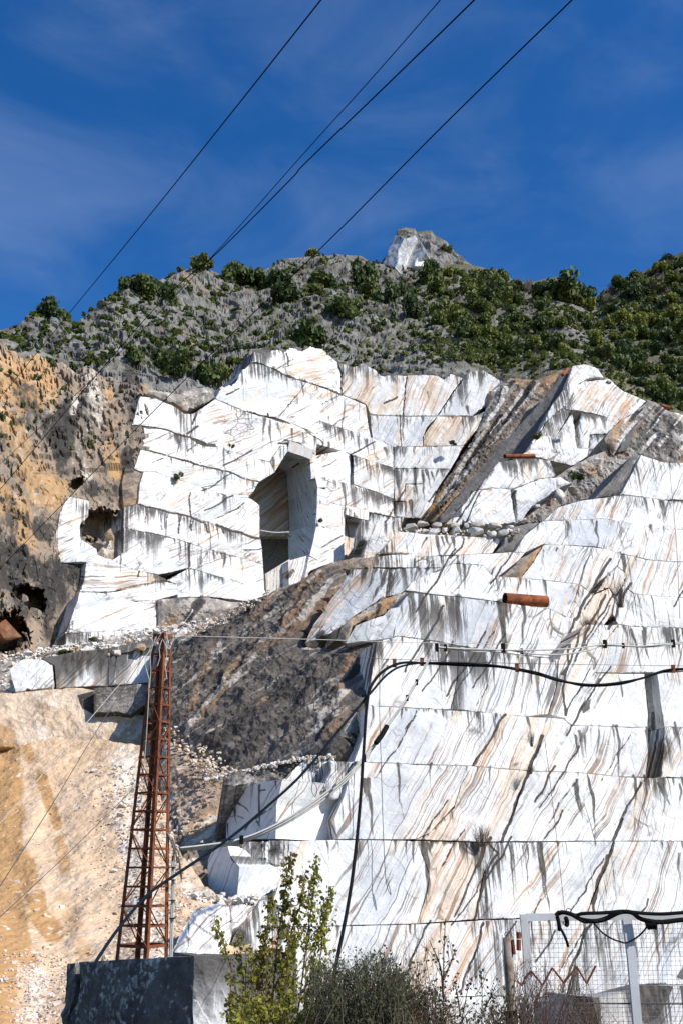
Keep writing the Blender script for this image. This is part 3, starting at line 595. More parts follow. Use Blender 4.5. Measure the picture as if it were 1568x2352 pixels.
for i in range(34):
    x = _r.uniform(850, 1560); y = _r.uniform(1200, 2280); L = _r.uniform(40, 190)
    st('C', _r.uniform(1.5, 2.5), _r.uniform(.5, 1.0), (x+L*.5, y-L*.8), (x+L*.27+_r.uniform(-5, 5), y-L*.42), (x, y))
for i in range(60):
    x = _r.uniform(850, 1560); y = _r.uniform(1200, 2280); L = _r.uniform(50, 180)
    st('O', _r.uniform(4, 12), _r.uniform(.3, .75), (x+L*.5, y-L*.8), (x, y))
for i in range(50):
    x = _r.uniform(330, 900); y = _r.uniform(830, 1330); L = _r.uniform(25, 110)
    st('CO'[i % 2], _r.uniform(1.4, 2.4)*(1+2*(i % 2)), _r.uniform(.4, .9), (x+L*.8, y-L*.45), (x+L*.4, y-L*.2), (x, y))

for i in range(26):
    x = _r.uniform(1400, 1570); y = _r.uniform(935, 1060); L = _r.uniform(20, 70)
    st('KGOG'[i % 4], _r.uniform(2, 6), _r.uniform(.6, .95), (x+L*.6, y-L*.7), (x, y))
# ------------------------------------------------------------ the quarry face
QUARRY = bpy.data.objects.new('quarry_wall', bpy.data.meshes.new('quarry_wall')); COL.objects.link(QUARRY); QUARRY['kind'] = 'structure'
Lk = dict(dip=33)
def LW(pts, **k):
    d = dict(dip=30, grey=.38, ochre=.37, drip=.20, crack=.38, jit=.06, wf=.35); d.update(k); return poly(pts, 'L', **d)
LW([(305,975),(322,910),(360,915),(395,930),(425,950),(445,950),(450,975),(435,1003),(370,983),(335,978)], off=0.15, grey=.45)
LW([(445,950),(495,917),(570,947),(670,972),(728,1000),(727,1045),(650,1015),(620,1060),(565,1047),(500,1025),(435,1004),(450,975)], off=-0.10, grey=.55, crack=.6)
LW([(322,908),(360,913),(395,929),(430,948),(470,930),(495,916),(490,895),(460,890),(400,903),(340,893)], mat='rough', name='broken_rock', disp=(.8,.35,4,True), off=-0.60, jit=.6)
LW([(495,917),(505,887),(540,880),(555,850),(580,832),(607,838),(665,865),(705,877),(690,900),(640,960),(615,957),(570,947)], off=-0.35, grey=.65, jit=.35)
LW([(580,832),(582,805),(600,811),(640,800),(652,808),(665,795),(695,805),(713,793),(740,800),(752,812),(775,832),(784,860),(784,907),(705,877),(665,865),(607,838)], off=-0.50, grey=.35, jit=.5, ochre=.4)
LW([(690,900),(705,877),(784,907),(838,930),(850,1005),(784,983),(735,965),(705,985),(670,972),(640,960)], off=-0.25, ochre=.45)
LW([(705,985),(735,965),(784,983),(850,1005),(902,1025),(904,1075),(809,1045),(784,1035),(728,1020),(728,1000)], off=-0.10, drip=0.36, grey=.45)
LW([(726,1046),(784,1035),(804,1045),(804,1112),(734,1095),(729,1075)], off=0.05, grey=.5, th=.9)
LW([(812,1047),(904,1075),(905,1145),(850,1125),(812,1112)], off=-0.05, drip=0.56, grey=.5)
LW([(734,1095),(805,1112),(850,1125),(905,1145),(905,1187),(846,1176),(826,1170),(799,1166),(765,1156),(731,1147),(729,1130)], off=0.10, drip=0.56, crack=.6, th=.9)
LW([(731,1147),(765,1156),(799,1166),(826,1170),(828,1192),(793,1182),(791,1218),(765,1214),(727,1203)], off=0.23, grey=.5, drip=0.28, th=.9)
LW([(727,1203),(765,1214),(791,1218),(791,1285),(770,1290),(740,1300),(715,1310),(700,1325),(712,1275),(725,1250)], off=0.35, grey=.55, drip=0.08, ochre=.2, th=.9)
LW([(330,980),(370,983),(435,1004),(500,1025),(565,1047),(620,1062),(632,1085),(595,1107),(550,1092),(500,1077),(430,1060),(390,1045),(325,1030),(333,1000)], off=0.15, ochre=.4)
LW([(620,1062),(650,1015),(725,1043),(726,1072),(713,1054),(662,1036),(632,1084)], off=0.05, drip=0.40, step=2.6, th=.9)
LW([(713,1056),(726,1046),(730,1075),(734,1095),(716,1100)], off=0.12, jit=.05, drip=0.08, th=.9)
LW([(325,1030),(390,1045),(430,1060),(500,1077),(550,1092),(595,1107),(575,1143),(525,1140),(430,1107),(355,1082),(335,1085),(310,1075)], off=0.25, grey=.45)
LW([(355,1082),(430,1107),(525,1140),(575,1143),(597,1160),(597,1235),(545,1220),(500,1205),(450,1190),(390,1172),(318,1157),(322,1110),(330,1085)], off=0.35)
LW([(318,1157),(390,1172),(450,1190),(500,1205),(545,1220),(597,1235),(600,1240),(605,1297),(550,1280),(500,1267),(435,1247),(385,1232),(285,1212),(285,1165)], off=0.45, drip=0.44, crack=.5)
LW([(285,1212),(385,1232),(435,1247),(435,1305),(365,1320),(320,1312),(258,1287),(285,1268)], off=0.55, drip=0.40, crack=.6)
LW([(435,1247),(500,1267),(550,1280),(605,1297),(608,1355),(520,1328),(435,1305)], off=0.60, drip=0.32)
LW([(157,1140),(178,1145),(205,1150),(204,1175),(205,1185),(185,1205),(184,1230),(188,1240),(222,1260),(225,1275),(258,1285),(258,1287),(200,1290),(135,1292),(110,1297),(128,1230),(140,1175)], off=0.25, ochre=.42, crack=.4)
LW([(285,1165),(318,1157),(330,1085),(312,1080),(318,1030),(290,1065),(280,1110),(282,1150)], mat='brown', name='rock_face', off=-0.20, disp=(.5,.4,4,True))
LW([(200,1290),(258,1287),(320,1312),(365,1320),(382,1330),(382,1335),(300,1352),(250,1358),(185,1358),(195,1330)], off=0.55, ochre=.78, dip=12, drip=0.24)
LW([(185,1358),(232,1362),(270,1358),(382,1335),(408,1342),(410,1365),(362,1378),(310,1380)], off=0.65, grey=.4, dip=20)
LW([(382,1333),(435,1305),(520,1328),(608,1355),(614,1367),(570,1380),(480,1370),(410,1372),(408,1342)], off=0.70, ochre=.42)
poly([(185,1358),(232,1362),(310,1380),(362,1378),(361,1442),(270,1448),(200,1452),(150,1455),(160,1433),(175,1388)], 'LB', off=0, crack=.55, grey=.4, ochre=.15, dip=30, drip=.2)
poly([(150,1455),(200,1452),(361,1442),(372,1450),(300,1470),(220,1485),(155,1495)], 'LB', off=.8, crack=.4, grey=.5, dip=30)
poly([(362,1378),(410,1373),(475,1372),(530,1383),(565,1383),(560,1400),(540,1418),(500,1440),(440,1447),(365,1450)], 'LB', mat='rough', name='broken_rock', off=.2, disp=(.9,.3,4,True))
# lower left benches
poly([(20,1540),(37,1518),(60,1511),(95,1510),(122,1525),(128,1580),(35,1590)], 'LC', off=.6, grey=.42, ochre=.15, drip=.05, crack=.15, jit=.25)
poly([(95,1511),(125,1506),(175,1497),(250,1488),(250,1576),(215,1576),(130,1582),(126,1528)], 'LC', drip=.95, ochre=.42, crack=.5, jit=.04, wf=.2)
poly([(250,1488),(345,1468),(372,1462),(352,1567),(250,1576)], 'LC', drip=.5, crack=.65, off=.05, dip=62, jit=.04, wf=.2)
poly([(215,1580),(250,1576),(345,1566),(336,1616),(310,1632),(300,1640),(275,1635),(215,1637)], 'LD', off=.9, soot=.80, drip=.9)  # strip toned dark over its whole face
poly([(-320,1596),(35,1590),(130,1581),(190,1578),(222,1586),(216,1635),(275,1634),(300,1638),(330,1640),(336,1660),(330,1720),(250,1722),(150,1722),(60,1715),(-320,1715)], 'LD', mat='ochre_wall', name='quarry_bench', disp=(.25,.5,4,False))
# tunnel: sides, vault and floor block behind the opening
def quad3(name, c, soot=0.0, dip=50, **k):
    """slab through four points given with their own distance (photo x, y, distance)"""
    V = np.array([P3(*q) for q in c]); n1 = np.cross(V[1]-V[0], V[-1]-V[0]); n1 /= np.linalg.norm(n1)
    if np.dot(n1, -V[0]+np.array([0, 0, CZ])) < 0: n1 = -n1
    N = 26; v = []; pxs = []
    for i in range(N+1):
        for j in range(N+1):
            a, b = i/N, j/N; v.append((V[0]*(1-a)+V[1]*a)*(1-b)+(V[3]*(1-a)+V[2]*a)*b)
    v = np.array(v); v = v+n1*(fbm(v*.4, 3)*.10)[:, None]
    f = [(i*(N+1)+j, (i+1)*(N+1)+j, (i+1)*(N+1)+j+1, i*(N+1)+j+1) for i in range(N) for j in range(N)]
    nb = len(v); v2 = np.vstack([v, v-n1*1.5])
    rim = [(i, 0) for i in range(N)]+[(N, j) for j in range(N)]+[(N-i, N) for i in range(N)]+[(0, N-j) for j in range(N)]
    ids = [a*(N+1)+b for a, b in rim]
    f += [(ids[k_], ids[(k_+1) % len(ids)], ids[(k_+1) % len(ids)]+nb, ids[k_]+nb) for k_ in range(len(ids))]
    e = V[1]-V[0]; e /= np.linalg.norm(e)
    me = bpy.data.meshes.new(name); me.from_pydata(v2.tolist(), [], f); me.update()
    lv = np.zeros(len(me.loops), np.int64); me.loops.foreach_get('vertex_index', lv)
    w = np.cross(n1, e); uv = np.stack([v2@e, v2@w], 1)
    me.uv_layers.new(name='wall').data.foreach_set('uv', uv[lv].astype(np.float32).ravel())
    px, py = topx(v2); pa = paint(px, py); pa[:, 3] = 0; me.color_attributes.new('paint', 'FLOAT_COLOR', 'POINT').data.foreach_set('color', pa.ravel())
    me.attributes.new('below', 'FLOAT', 'POINT').data.foreach_set('value', np.full(len(v2), 50., np.float32))
    me.materials.append(M['marble']); ob = bpy.data.objects.new(name, me); link(ob, QUARRY)
    pr = dict(ochre=.2, grey=.4, drip=.1, crack=.2); pr.update(k)
    for a_, b_ in pr.items(): ob[a_] = float(b_)
    ob['dip'] = R(dip); ob['soot'] = soot
    return ob
def ldep(x, y, off=0):
    fx, fy, fY, fB, fb = FAM['L']; n = np.array([math.cos(R(fB))*math.cos(R(fb)), -math.sin(R(fB))*math.cos(R(fb)), math.sin(R(fb))])
    r = ray(x, y); o = np.array([0, 0, CZ]); return float(np.dot(P3(fx, fy, fY)+n*off-o, n)/np.dot(r, n))
dT = lambda x, y, k=0: (x, y, ldep(x, y)+k)
quad3('tunnel_side', [dT(714,1053), dT(729,1120,-.2), (664,1150,ldep(664,1150)+13), (658,1082,ldep(664,1120)+13)], grey=.5, dip=20)
quad3('tunnel_side', [dT(729,1120,-.2), dT(726,1205,-.2), (665,1222,ldep(664,1222)+13), (663,1148,ldep(664,1120)+13)], grey=.5, ochre=.4, dip=25)
quad3('tunnel_side', [dT(728,1204,-.5), dT(712,1276,-.5), (664,1302,ldep(664,1300)+10), (662,1222,ldep(664,1222)+10)], grey=.5, dip=45)
quad3('tunnel_roof', [dT(661,1034), dT(716,1056), (657,1084,ldep(657,1084)+13), (618,1062,ldep(618,1062)+13)], grey=.2, ochre=.8, soot=.10)  # roof and back walls: tunnel shade painted into their colour
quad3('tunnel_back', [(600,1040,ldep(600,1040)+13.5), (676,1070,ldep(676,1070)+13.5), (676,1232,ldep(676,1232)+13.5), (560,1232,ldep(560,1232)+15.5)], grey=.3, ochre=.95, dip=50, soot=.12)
quad3('tunnel_back', [(590,1215,ldep(590,1215)+19), (680,1215,ldep(680,1215)+19), (680,1330,ldep(680,1330)+19), (590,1330,ldep(590,1330)+19)], soot=.75)  # near-black colour paints the unlit depth of the tunnel
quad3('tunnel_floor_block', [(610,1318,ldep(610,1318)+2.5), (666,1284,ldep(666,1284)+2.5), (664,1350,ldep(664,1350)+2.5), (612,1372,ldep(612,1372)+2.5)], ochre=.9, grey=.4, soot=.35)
quad3('tunnel_floor_block', [dT(663,1288,.5), dT(713,1274,.5), dT(706,1330,.5), dT(664,1345,.5)], grey=.65, dip=50)
# small opening on the right of the tunnel
quad3('tunnel_roof', [(790,1182,ldep(790,1182)), (846,1196,ldep(846,1196)-.5), (826,1206,ldep(826,1206)+4.5), (792,1200,ldep(792,1200)+4)], grey=.2)
quad3('tunnel_back', [(788,1190,ldep(788,1190)+3.5), (828,1200,ldep(828,1200)+3.5), (832,1287,ldep(832,1287)+3.5), (788,1290,ldep(788,1290)+3.5)], ochre=.6, dip=75)
quad3('tunnel_side', [(829,1285,ldep(829,1285)-1.5), (845,1280,ldep(845,1280)-1.5), (838,1235,ldep(838,1235)-1.5), (827,1238,ldep(827,1238)-1.5)], grey=.75)
poly([(828,1193),(845,1196),(852,1178),(905,1188),(928,1187),(918,1219),(900,1245),(826,1240)], 'C', off=1.0, drip=.5, ochre=.5, dip=70, Y=133)
poly([(845,1238),(900,1245),(880,1262),(868,1272),(850,1282),(832,1284)], 'C', off=1.4, ochre=.35, dip=60, Y=132)
# head wall
def CW(pts, **k):
    d = dict(dip=64, grey=.35, ochre=.55, drip=.3, crack=.3, jit=.08, wf=.35); d.update(k); return poly(pts, 'C', **d)
CW([(784,860),(775,832),(794,836),(810,842),(834,832),(864,850),(874,862),(899,860),(934,862),(930,900),(925,956),(849,952),(838,928),(784,907)], ochre=.72, jit=.45, off=-1)
CW([(934,862),(969,860),(1004,862),(1019,870),(1034,857),(1064,868),(1040,900),(1004,955),(925,956),(930,900)], ochre=.70, jit=.3, off=-1.3, grey=.5)
CW([(1064,868),(1079,852),(1109,849),(1154,877),(1130,900),(1110,935),(1085,955),(1004,955),(1040,900)], grey=.72, ochre=.4, off=-.9, drip=0.45, jit=.3)
CW([(849,953),(925,957),(917,985),(925,1020),(922,1025),(904,1026),(855,1007)], grey=.62, off=-.2)
CW([(925,957),(1004,956),(980,980),(972,1000),(973,1024),(922,1025),(918,985)], off=-.5, ochre=.45)
CW([(1004,956),(1085,956),(1112,945),(1095,985),(1064,1023),(973,1024),(972,1000)], off=-.3, ochre=.78, drip=0.34)
CW([(904,1026),(973,1025),(990,1025),(1000,1076),(904,1075)], grey=.55, drip=0.45, off=.3)
CW([(990,1025),(1064,1023),(1050,1050),(1034,1077),(1000,1076)], drip=0.34, off=.1)
CW([(904,1076),(975,1076),(970,1110),(930,1110),(928,1150),(905,1150)], drip=0.64, ochre=.55, off=.5)
CW([(975,1076),(1034,1077),(1005,1120),(990,1160),(965,1190),(905,1187),(907,1150),(928,1150),(932,1110),(970,1108)], drip=0.56, ochre=.65, off=.3)
# steep seam of dark rock
FAM['D'] = (1004, 1190, 148, 104, 12)
poly([(1150,885),(1170,868),(1230,872),(1289,850),(1304,850),(1265,905),(1230,950),(1190,1000),(1150,1050),(1100,1100),(1040,1170),(1004,1205),(965,1200),(984,1165),(1004,1125),(1034,1085),(1064,1035),(1100,990),(1125,950),(1135,915)], 'D', mat='brown', name='rock_seam', disp=(.55,.34,5,True), dip=48, jit=.5, off=-1)
poly([(1284,856),(1303,849),(1289,900),(1264,975),(1224,1025),(1160,1062),(1129,1080),(1094,1125),(1054,1165),(1030,1197),(1004,1205),(1010,1185),(1060,1125),(1110,1065),(1170,1000),(1220,945),(1262,895)], 'D', mat='grey_slab', name='rock_slab', disp=(.22,.4,4,False), dip=48, off=2.6)
poly([(1120,900),(1150,878),(1195,885),(1160,930),(1110,990),(1075,1030),(1095,985),(1112,945)], 'D', mat='rough', name='broken_rock', disp=(1.0,.3,5,True), dip=50, off=-.6, jit=.5)
poly([(1100,1030),(1150,965),(1165,962),(1120,1030),(1060,1110),(1010,1175),(1000,1165)], 'D', name='marble_seam', disp=(.6,.4,4,True), dip=48, off=-.2, jit=.6, drip=.5, crack=.9, ochre=.75, soot=.35, th=2)
def RW(pts, fam='RU', **k):
    d = dict(dip=52, grey=.3, ochre=.4, drip=.12, crack=.25, jit=.2); d.update(k); return poly(pts, fam, **d)
RW([(1314,840),(1339,835),(1374,845),(1386,867),(1354,867),(1329,880),(1300,930),(1254,968),(1240,990),(1262,935),(1274,917),(1296,890)], off=0.45, grey=.5, jit=.3)
RW([(1329,875),(1399,870),(1410,880),(1429,895),(1484,920),(1454,950),(1424,965),(1394,995),(1390,957),(1339,945),(1304,940),(1289,935)], ochre=.62, grey=.55, off=0.10)
RW([(1264,1035),(1259,1020),(1284,990),(1314,945),(1326,1035)], off=0.55, grey=.15, ochre=.2)
RW([(1245,985),(1262,950),(1289,935),(1312,943),(1284,991),(1260,1024),(1232,1002)], off=0.1, drip=.4, ochre=.5, crack=.6, jit=.25)
RW([(1333,946),(1394,958),(1396,995),(1354,997),(1351,1030),(1335,1031),(1326,985)], off=0.15, drip=.45, grey=.45)
RW([(1354,997),(1396,996),(1385,1015),(1371,1033),(1352,1030)], off=-0.15, grey=.95, drip=.5)
RW([(1215,1032),(1222,1012),(1232,1000),(1268,1000),(1269,1036),(1250,1030)], off=0.65, ochre=.3)
RW([(1180,1050),(1219,1030),(1354,1028),(1349,1048),(1314,1070),(1269,1058),(1225,1048)], 'RU', off=0.90, crack=.5, ochre=.4)
RW([(1354,1060),(1352,1035),(1371,1034),(1396,1010),(1424,1008),(1410,1030),(1380,1050)], 'RU', off=1.00, grey=.3)
RW([(1144,1060),(1194,1052),(1264,1055),(1276,1095),(1234,1100),(1199,1115),(1174,1122),(1129,1120),(1094,1125)], 'RM', off=-0.20, ochre=.55, drip=.4)
RW([(1104,1125),(1129,1120),(1172,1122),(1184,1200),(1129,1207),(1071,1200),(1085,1165)], 'RM', off=0.45, ochre=.42, grey=.15)
RW([(1089,1125),(1104,1124),(1085,1165),(1069,1200),(1056,1190),(1059,1165)], 'RM', off=0.10, ochre=.45)
RW([(1034,1190),(1050,1185),(1065,1188),(1060,1205),(1020,1205)], 'RM', off=0.50)
RW([(1180,1122),(1199,1115),(1234,1100),(1284,1094),(1314,1110),(1284,1120),(1249,1145),(1219,1165),(1199,1195),(1187,1200)], 'RM', off=0.15, grey=.55, ochre=.3, crack=.35)
poly([(1262,1105),(1280,1090),(1314,1068),(1354,1048),(1400,1030),(1425,1000),(1470,1043),(1451,1087),(1424,1137),(1385,1145),(1331,1152),(1281,1168),(1249,1200),(1190,1207),(1187,1198),(1250,1140),(1300,1115)], 'RM', mat='rough', name='rock_scree', disp=(1.0,.4,5,True), jit=.4, off=-2.2)
poly([(1424,1137),(1451,1087),(1470,1044),(1445,1050),(1405,1100),(1365,1143)], 'F7', mat='grey_slab', name='rock_slab', off=-.5, disp=(.3,.5,4,True), dip=48)
poly([(1385,1010),(1394,992),(1424,962),(1454,947),(1484,918),(1500,922),(1535,945),(1850,1010),(1850,1130),(1491,1058),(1471,1048),(1400,1040)], 'RM', mat='rough', name='rock_face', off=-2, disp=(.75,.30,5,True), dip=48, jit=.5)
poly([(1415,1040),(1432,1005),(1480,950),(1505,930),(1495,945),(1455,1000),(1440,1035)], 'RM', mat='grey_slab', name='rock_slab', off=-1.0, disp=(.3,.4,4,True), dip=48, jit=.3)
# front benches
def FW(fam, pts, **k):
    d = dict(dip=58, grey=.33, ochre=.34, drip=.18, crack=.34, jit=.035, th=6, wf=.28, step=2.7); d.update(k); return poly(pts, fam, **d)
FW('F7', [(1471,1045),(1491,1052),(1530,1062),(1850,1078),(1850,1150),(1521,1147),(1466,1140),(1424,1135),(1451,1087)], drip=0.14, ochre=.4)
FW('F7', [(1249,1195),(1281,1165),(1331,1150),(1385,1143),(1420,1137),(1436,1137),(1446,1200),(1381,1191),(1296,1195)], off=0.40, grey=.4, crack=0.41, ochre=.4)
FW('F7', [(1436,1137),(1469,1142),(1536,1150),(1850,1148),(1850,1218),(1536,1216),(1496,1212),(1446,1200)], off=0.30, ochre=.45)
FW('F6', [(1181,1268),(1204,1230),(1244,1197),(1296,1195),(1300,1240),(1316,1252),(1269,1250),(1249,1248),(1206,1268)], ochre=.4, crack=0.38, off=0.15)
FW('F6', [(1296,1195),(1381,1191),(1446,1200),(1420,1235),(1394,1262),(1361,1255),(1316,1252),(1300,1240)], grey=.75, ochre=.35)
FW('F6', [(1446,1200),(1496,1212),(1536,1216),(1850,1218),(1850,1308),(1489,1285),(1426,1271),(1394,1262),(1420,1235)], crack=0.38, drip=0.21, off=0.10)
FW('F5b', [(1197,1327),(1225,1290),(1249,1250),(1316,1253),(1361,1256),(1340,1300),(1331,1341),(1251,1332)], grey=.6, off=0.15, crack=0.34)
FW('F5b', [(1361,1256),(1394,1262),(1426,1272),(1415,1300),(1385,1330),(1360,1365),(1331,1341),(1345,1295)], off=0.25, ochre=.4, crack=0.45)
FW('F5b', [(1426,1272),(1489,1286),(1850,1308),(1850,1384),(1520,1370),(1455,1363),(1430,1345),(1440,1320),(1418,1300)], off=0.05, drip=0.32)
poly([(1138,1268),(1176,1210),(1215,1200),(1239,1199),(1204,1230),(1181,1268)], 'F6', mat='grey_slab', name='rock_slab', off=-.5, disp=(.3,.5,4,False), dip=50)
poly([(1150,1326),(1176,1303),(1194,1283),(1249,1250),(1225,1290),(1197,1328)], 'F5b', mat='brown', name='rock_seam', off=.1, disp=(.3,.5,4,True), dip=50)
FW('F6', [(869,1272),(915,1219),(969,1225),(1044,1230),(1094,1232),(1151,1237),(1131,1269),(1051,1274),(954,1279),(900,1272)], ochre=.62, drip=0.35, dip=55, off=-0.50)
FW('F6', [(846,1304),(865,1279),(900,1274),(936,1270),(952,1266),(954,1303)], ochre=.45, grey=.45, off=0.30, anchor=(950,1304))
FW('F6', [(954,1279),(1051,1275),(1131,1270),(1176,1268),(1150,1322),(1129,1320),(1109,1298),(1044,1293),(1014,1303),(954,1303)], grey=.5, crack=0.45, ochre=.42, drip=0.28, off=0.45, anchor=(1050,1304))
FW('F6', [(1176,1268),(1206,1268),(1194,1283),(1150,1325),(1129,1322),(1135,1300)], off=0.65, crack=0.45, anchor=(1150,1315))
FW('F5', [(806,1308),(880,1306),(905,1308),(895,1330),(884,1345),(880,1368),(860,1385),(830,1402),(800,1425),(784,1437),(760,1455),(700,1477),(720,1433),(784,1345)], ochre=.72, drip=0.24, crack=0.56, off=-0.15, anchor=(880,1368), turn=38, batter=18)
FW('F5', [(905,1307),(954,1304),(1014,1304),(969,1325),(944,1338),(931,1358),(905,1368),(884,1370),(882,1345),(893,1325)], crack=0.56, drip=0.39, off=-0.15, turn=15)
FW('F5', [(931,1356),(944,1338),(969,1325),(1014,1304),(1044,1294),(1109,1299),(1129,1321),(1133,1345),(1144,1381),(1066,1371),(1006,1366)], grey=.2, ochre=.3, off=0.35, crack=0.26)
FW('F5', [(1129,1322),(1197,1328),(1251,1333),(1265,1375),(1258,1397),(1150,1383),(1144,1381),(1133,1345)], drip=0.35, off=0.15)
FW('F5', [(1251,1333),(1331,1342),(1322,1370),(1300,1418),(1258,1397),(1264,1372)], grey=.5, off=0.05)
FW('F5', [(1322,1372),(1331,1342),(1362,1366),(1400,1350),(1412,1375),(1405,1410),(1385,1437),(1345,1434),(1325,1450),(1305,1480),(1300,1418)], ochre=.75, crack=0.68, off=0.20, anchor=(1345,1420))
FW('F5', [(1360,1366),(1385,1330),(1415,1300),(1440,1320),(1430,1345),(1412,1373),(1400,1350)], crack=0.68, drip=0.21, off=0.25, jit=.25)
FW('F5', [(1430,1345),(1455,1363),(1520,1370),(1850,1384),(1850,1452),(1454,1438),(1419,1433),(1406,1410),(1413,1375)], grey=.5, off=0.10)
poly([(770,1472),(784,1437),(830,1402),(860,1385),(884,1370),(905,1366),(931,1357),(945,1362),(915,1393),(895,1399),(878,1414),(830,1428),(812,1440),(797,1480)], 'F5', mat='brown', name='rock_seam', off=.2, disp=(.5,.5,4,True), anchor=(850,1410), jit=.2)
FW('F4', [(793,1477),(816,1437),(879,1413),(894,1398),(915,1394),(908,1430),(903,1464),(850,1472)], crack=0.52, ochre=.45, grey=.2, turn=25, anchor=(903,1464))
FW('F4', [(915,1393),(940,1360),(1006,1367),(1066,1372),(1144,1383),(1150,1420),(1155,1498),(1100,1490),(1054,1483),(1009,1474),(912,1461),(903,1463),(908,1430)], grey=.72, drip=0.39, crack=0.30, ochre=.22, off=0.07)
FW('F4', [(1144,1383),(1258,1397),(1300,1418),(1335,1420),(1320,1450),(1300,1480),(1283,1513),(1230,1508),(1155,1498),(1150,1440)], crack=0.52, drip=0.24)
FW('F3', [(864,1473),(912,1462),(1009,1475),(1054,1484),(1050,1560),(1034,1630),(940,1625),(844,1620),(850,1575)], crack=0.45, ochre=.35, drip=0.24)
FW('F3', [(1054,1484),(1155,1500),(1283,1514),(1275,1580),(1260,1640),(1209,1645),(1034,1630),(1050,1560)], drip=0.35, grey=.6, crack=0.22, off=0.06)
FW('F3', [(1283,1514),(1305,1480),(1345,1434),(1400,1435),(1419,1434),(1385,1480),(1355,1530),(1330,1580),(1300,1650),(1260,1640),(1278,1575)], ochre=.55, crack=0.56, off=0.15)
FW('F3', [(1419,1434),(1454,1439),(1850,1453),(1850,1525),(1480,1545),(1365,1545),(1355,1530),(1385,1480)], drip=0.35, off=-0.10)
FW('F3', [(1355,1530),(1365,1546),(1478,1548),(1482,1600),(1487,1640),(1487,1670),(1459,1670),(1314,1665),(1294,1650),(1330,1585)], grey=.3, crack=0.11, drip=0.03, ochre=.2)
poly([(1478,1548),(1509,1545),(1521,1633),(1525,1672),(1518,1790),(1482,1790),(1487,1670),(1488,1638)], 'F3', off=-1.4, soot=.55, turn=26, th=2, name='recess_side', grey=.7)  # colour darkened for the recess shade as well as black staining
FW('F3', [(1509,1546),(1850,1528),(1850,1669),(1525,1669),(1521,1633)], crack=0.38, off=0.05)
FW('F2', [(844,1621),(940,1626),(1034,1631),(1160,1640),(1150,1660),(1120,1700),(1084,1758),(919,1753),(814,1748),(834,1690)], grey=.62, drip=0.22, crack=0.15, ochre=.3, off=0.05)
FW('F2', [(1160,1640),(1209,1646),(1294,1651),(1290,1690),(1235,1725),(1215,1770),(1084,1758),(1120,1700)], ochre=.62, crack=0.45)
FW('F2', [(1294,1651),(1314,1666),(1459,1671),(1487,1670),(1483,1785),(1429,1783),(1314,1773),(1215,1770),(1240,1710),(1285,1690)], grey=.5, drip=0.24, ochre=.3, off=0.10)
FW('F2', [(1525,1670),(1850,1670),(1850,1787),(1518,1786)], drip=0.42, crack=0.38)
FW('F1', [(790,1830),(814,1749),(919,1754),(1084,1759),(1060,1800),(1045,1850),(985,1915),(955,1927),(874,1928),(775,1927),(768,1880)], grey=.55, crack=0.15, drip=0.15)
FW('F1', [(1084,1759),(1215,1771),(1190,1830),(1168,1895),(1155,1932),(1104,1933),(955,1928),(985,1915),(1045,1855),(1060,1800)], ochre=.78, crack=0.41, off=0.07, drip=0.14)
FW('F1', [(1215,1771),(1314,1774),(1345,1779),(1340,1850),(1365,1931),(1155,1932),(1170,1890)], grey=.4, crack=0.11, drip=0.07)
FW('F1', [(1314,1774),(1429,1784),(1484,1787),(1470,1800),(1430,1880),(1405,1931),(1365,1931),(1342,1850)], drip=0.24, ochre=.4, off=-0.05)
FW('F1', [(1484,1787),(1850,1788),(1850,1931),(1405,1931),(1430,1880),(1470,1800)], crack=0.49, drip=0.28)
FW('F0', [(663,1931),(775,1929),(874,1930),(960,1931),(985,2010),(975,2060),(960,2121),(784,2126),(660,2128),(600,2128),(640,2030)], grey=.45, crack=0.17, drip=0.08, ochre=.36)
FW('F0', [(960,1931),(1104,1935),(1140,1935),(1110,2010),(1090,2112),(960,2121),(978,2055),(985,2010)], ochre=.75, crack=0.45, drip=0.32, off=0.05)
FW('F0', [(1140,1935),(1409,1932),(1390,1990),(1360,2060),(1345,2105),(1090,2112),(1112,2008)], drip=0.32, crack=0.15, off=0.10)
FW('F0', [(1409,1932),(1850,1932),(1850,2100),(1345,2105),(1362,2060),(1385,2010)], crack=0.41, drip=0.24, ochre=.4)
FW('N', [(540,2131),(784,2127),(974,2122),(960,2160),(930,2250),(905,2302),(540,2302)], drip=0.21, crack=0.22, grey=.45)
FW('N', [(974,2122),(1114,2113),(1100,2150),(1060,2288),(905,2302),(935,2240),(960,2160)], ochre=.55, crack=0.30)
FW('N', [(1114,2113),(1345,2107),(1340,2150),(1300,2290),(1060,2288),(1100,2150)], drip=0.21, grey=.45)
FW('N', [(1345,2107),(1850,2102),(1850,2260),(1470,2262),(1300,2300),(1340,2150)], drip=0.35, crack=0.30)
FW('O', [(500,2304),(905,2304),(1060,2292),(1250,2290),(1250,2440),(500,2440)], drip=0.24, off=0.30)
FW('O', [(1250,2292),(1300,2304),(1370,2290),(1470,2264),(1850,2264),(1850,2440),(1250,2440)], drip=0.49, ochre=.5, crack=0.45, off=0.15)
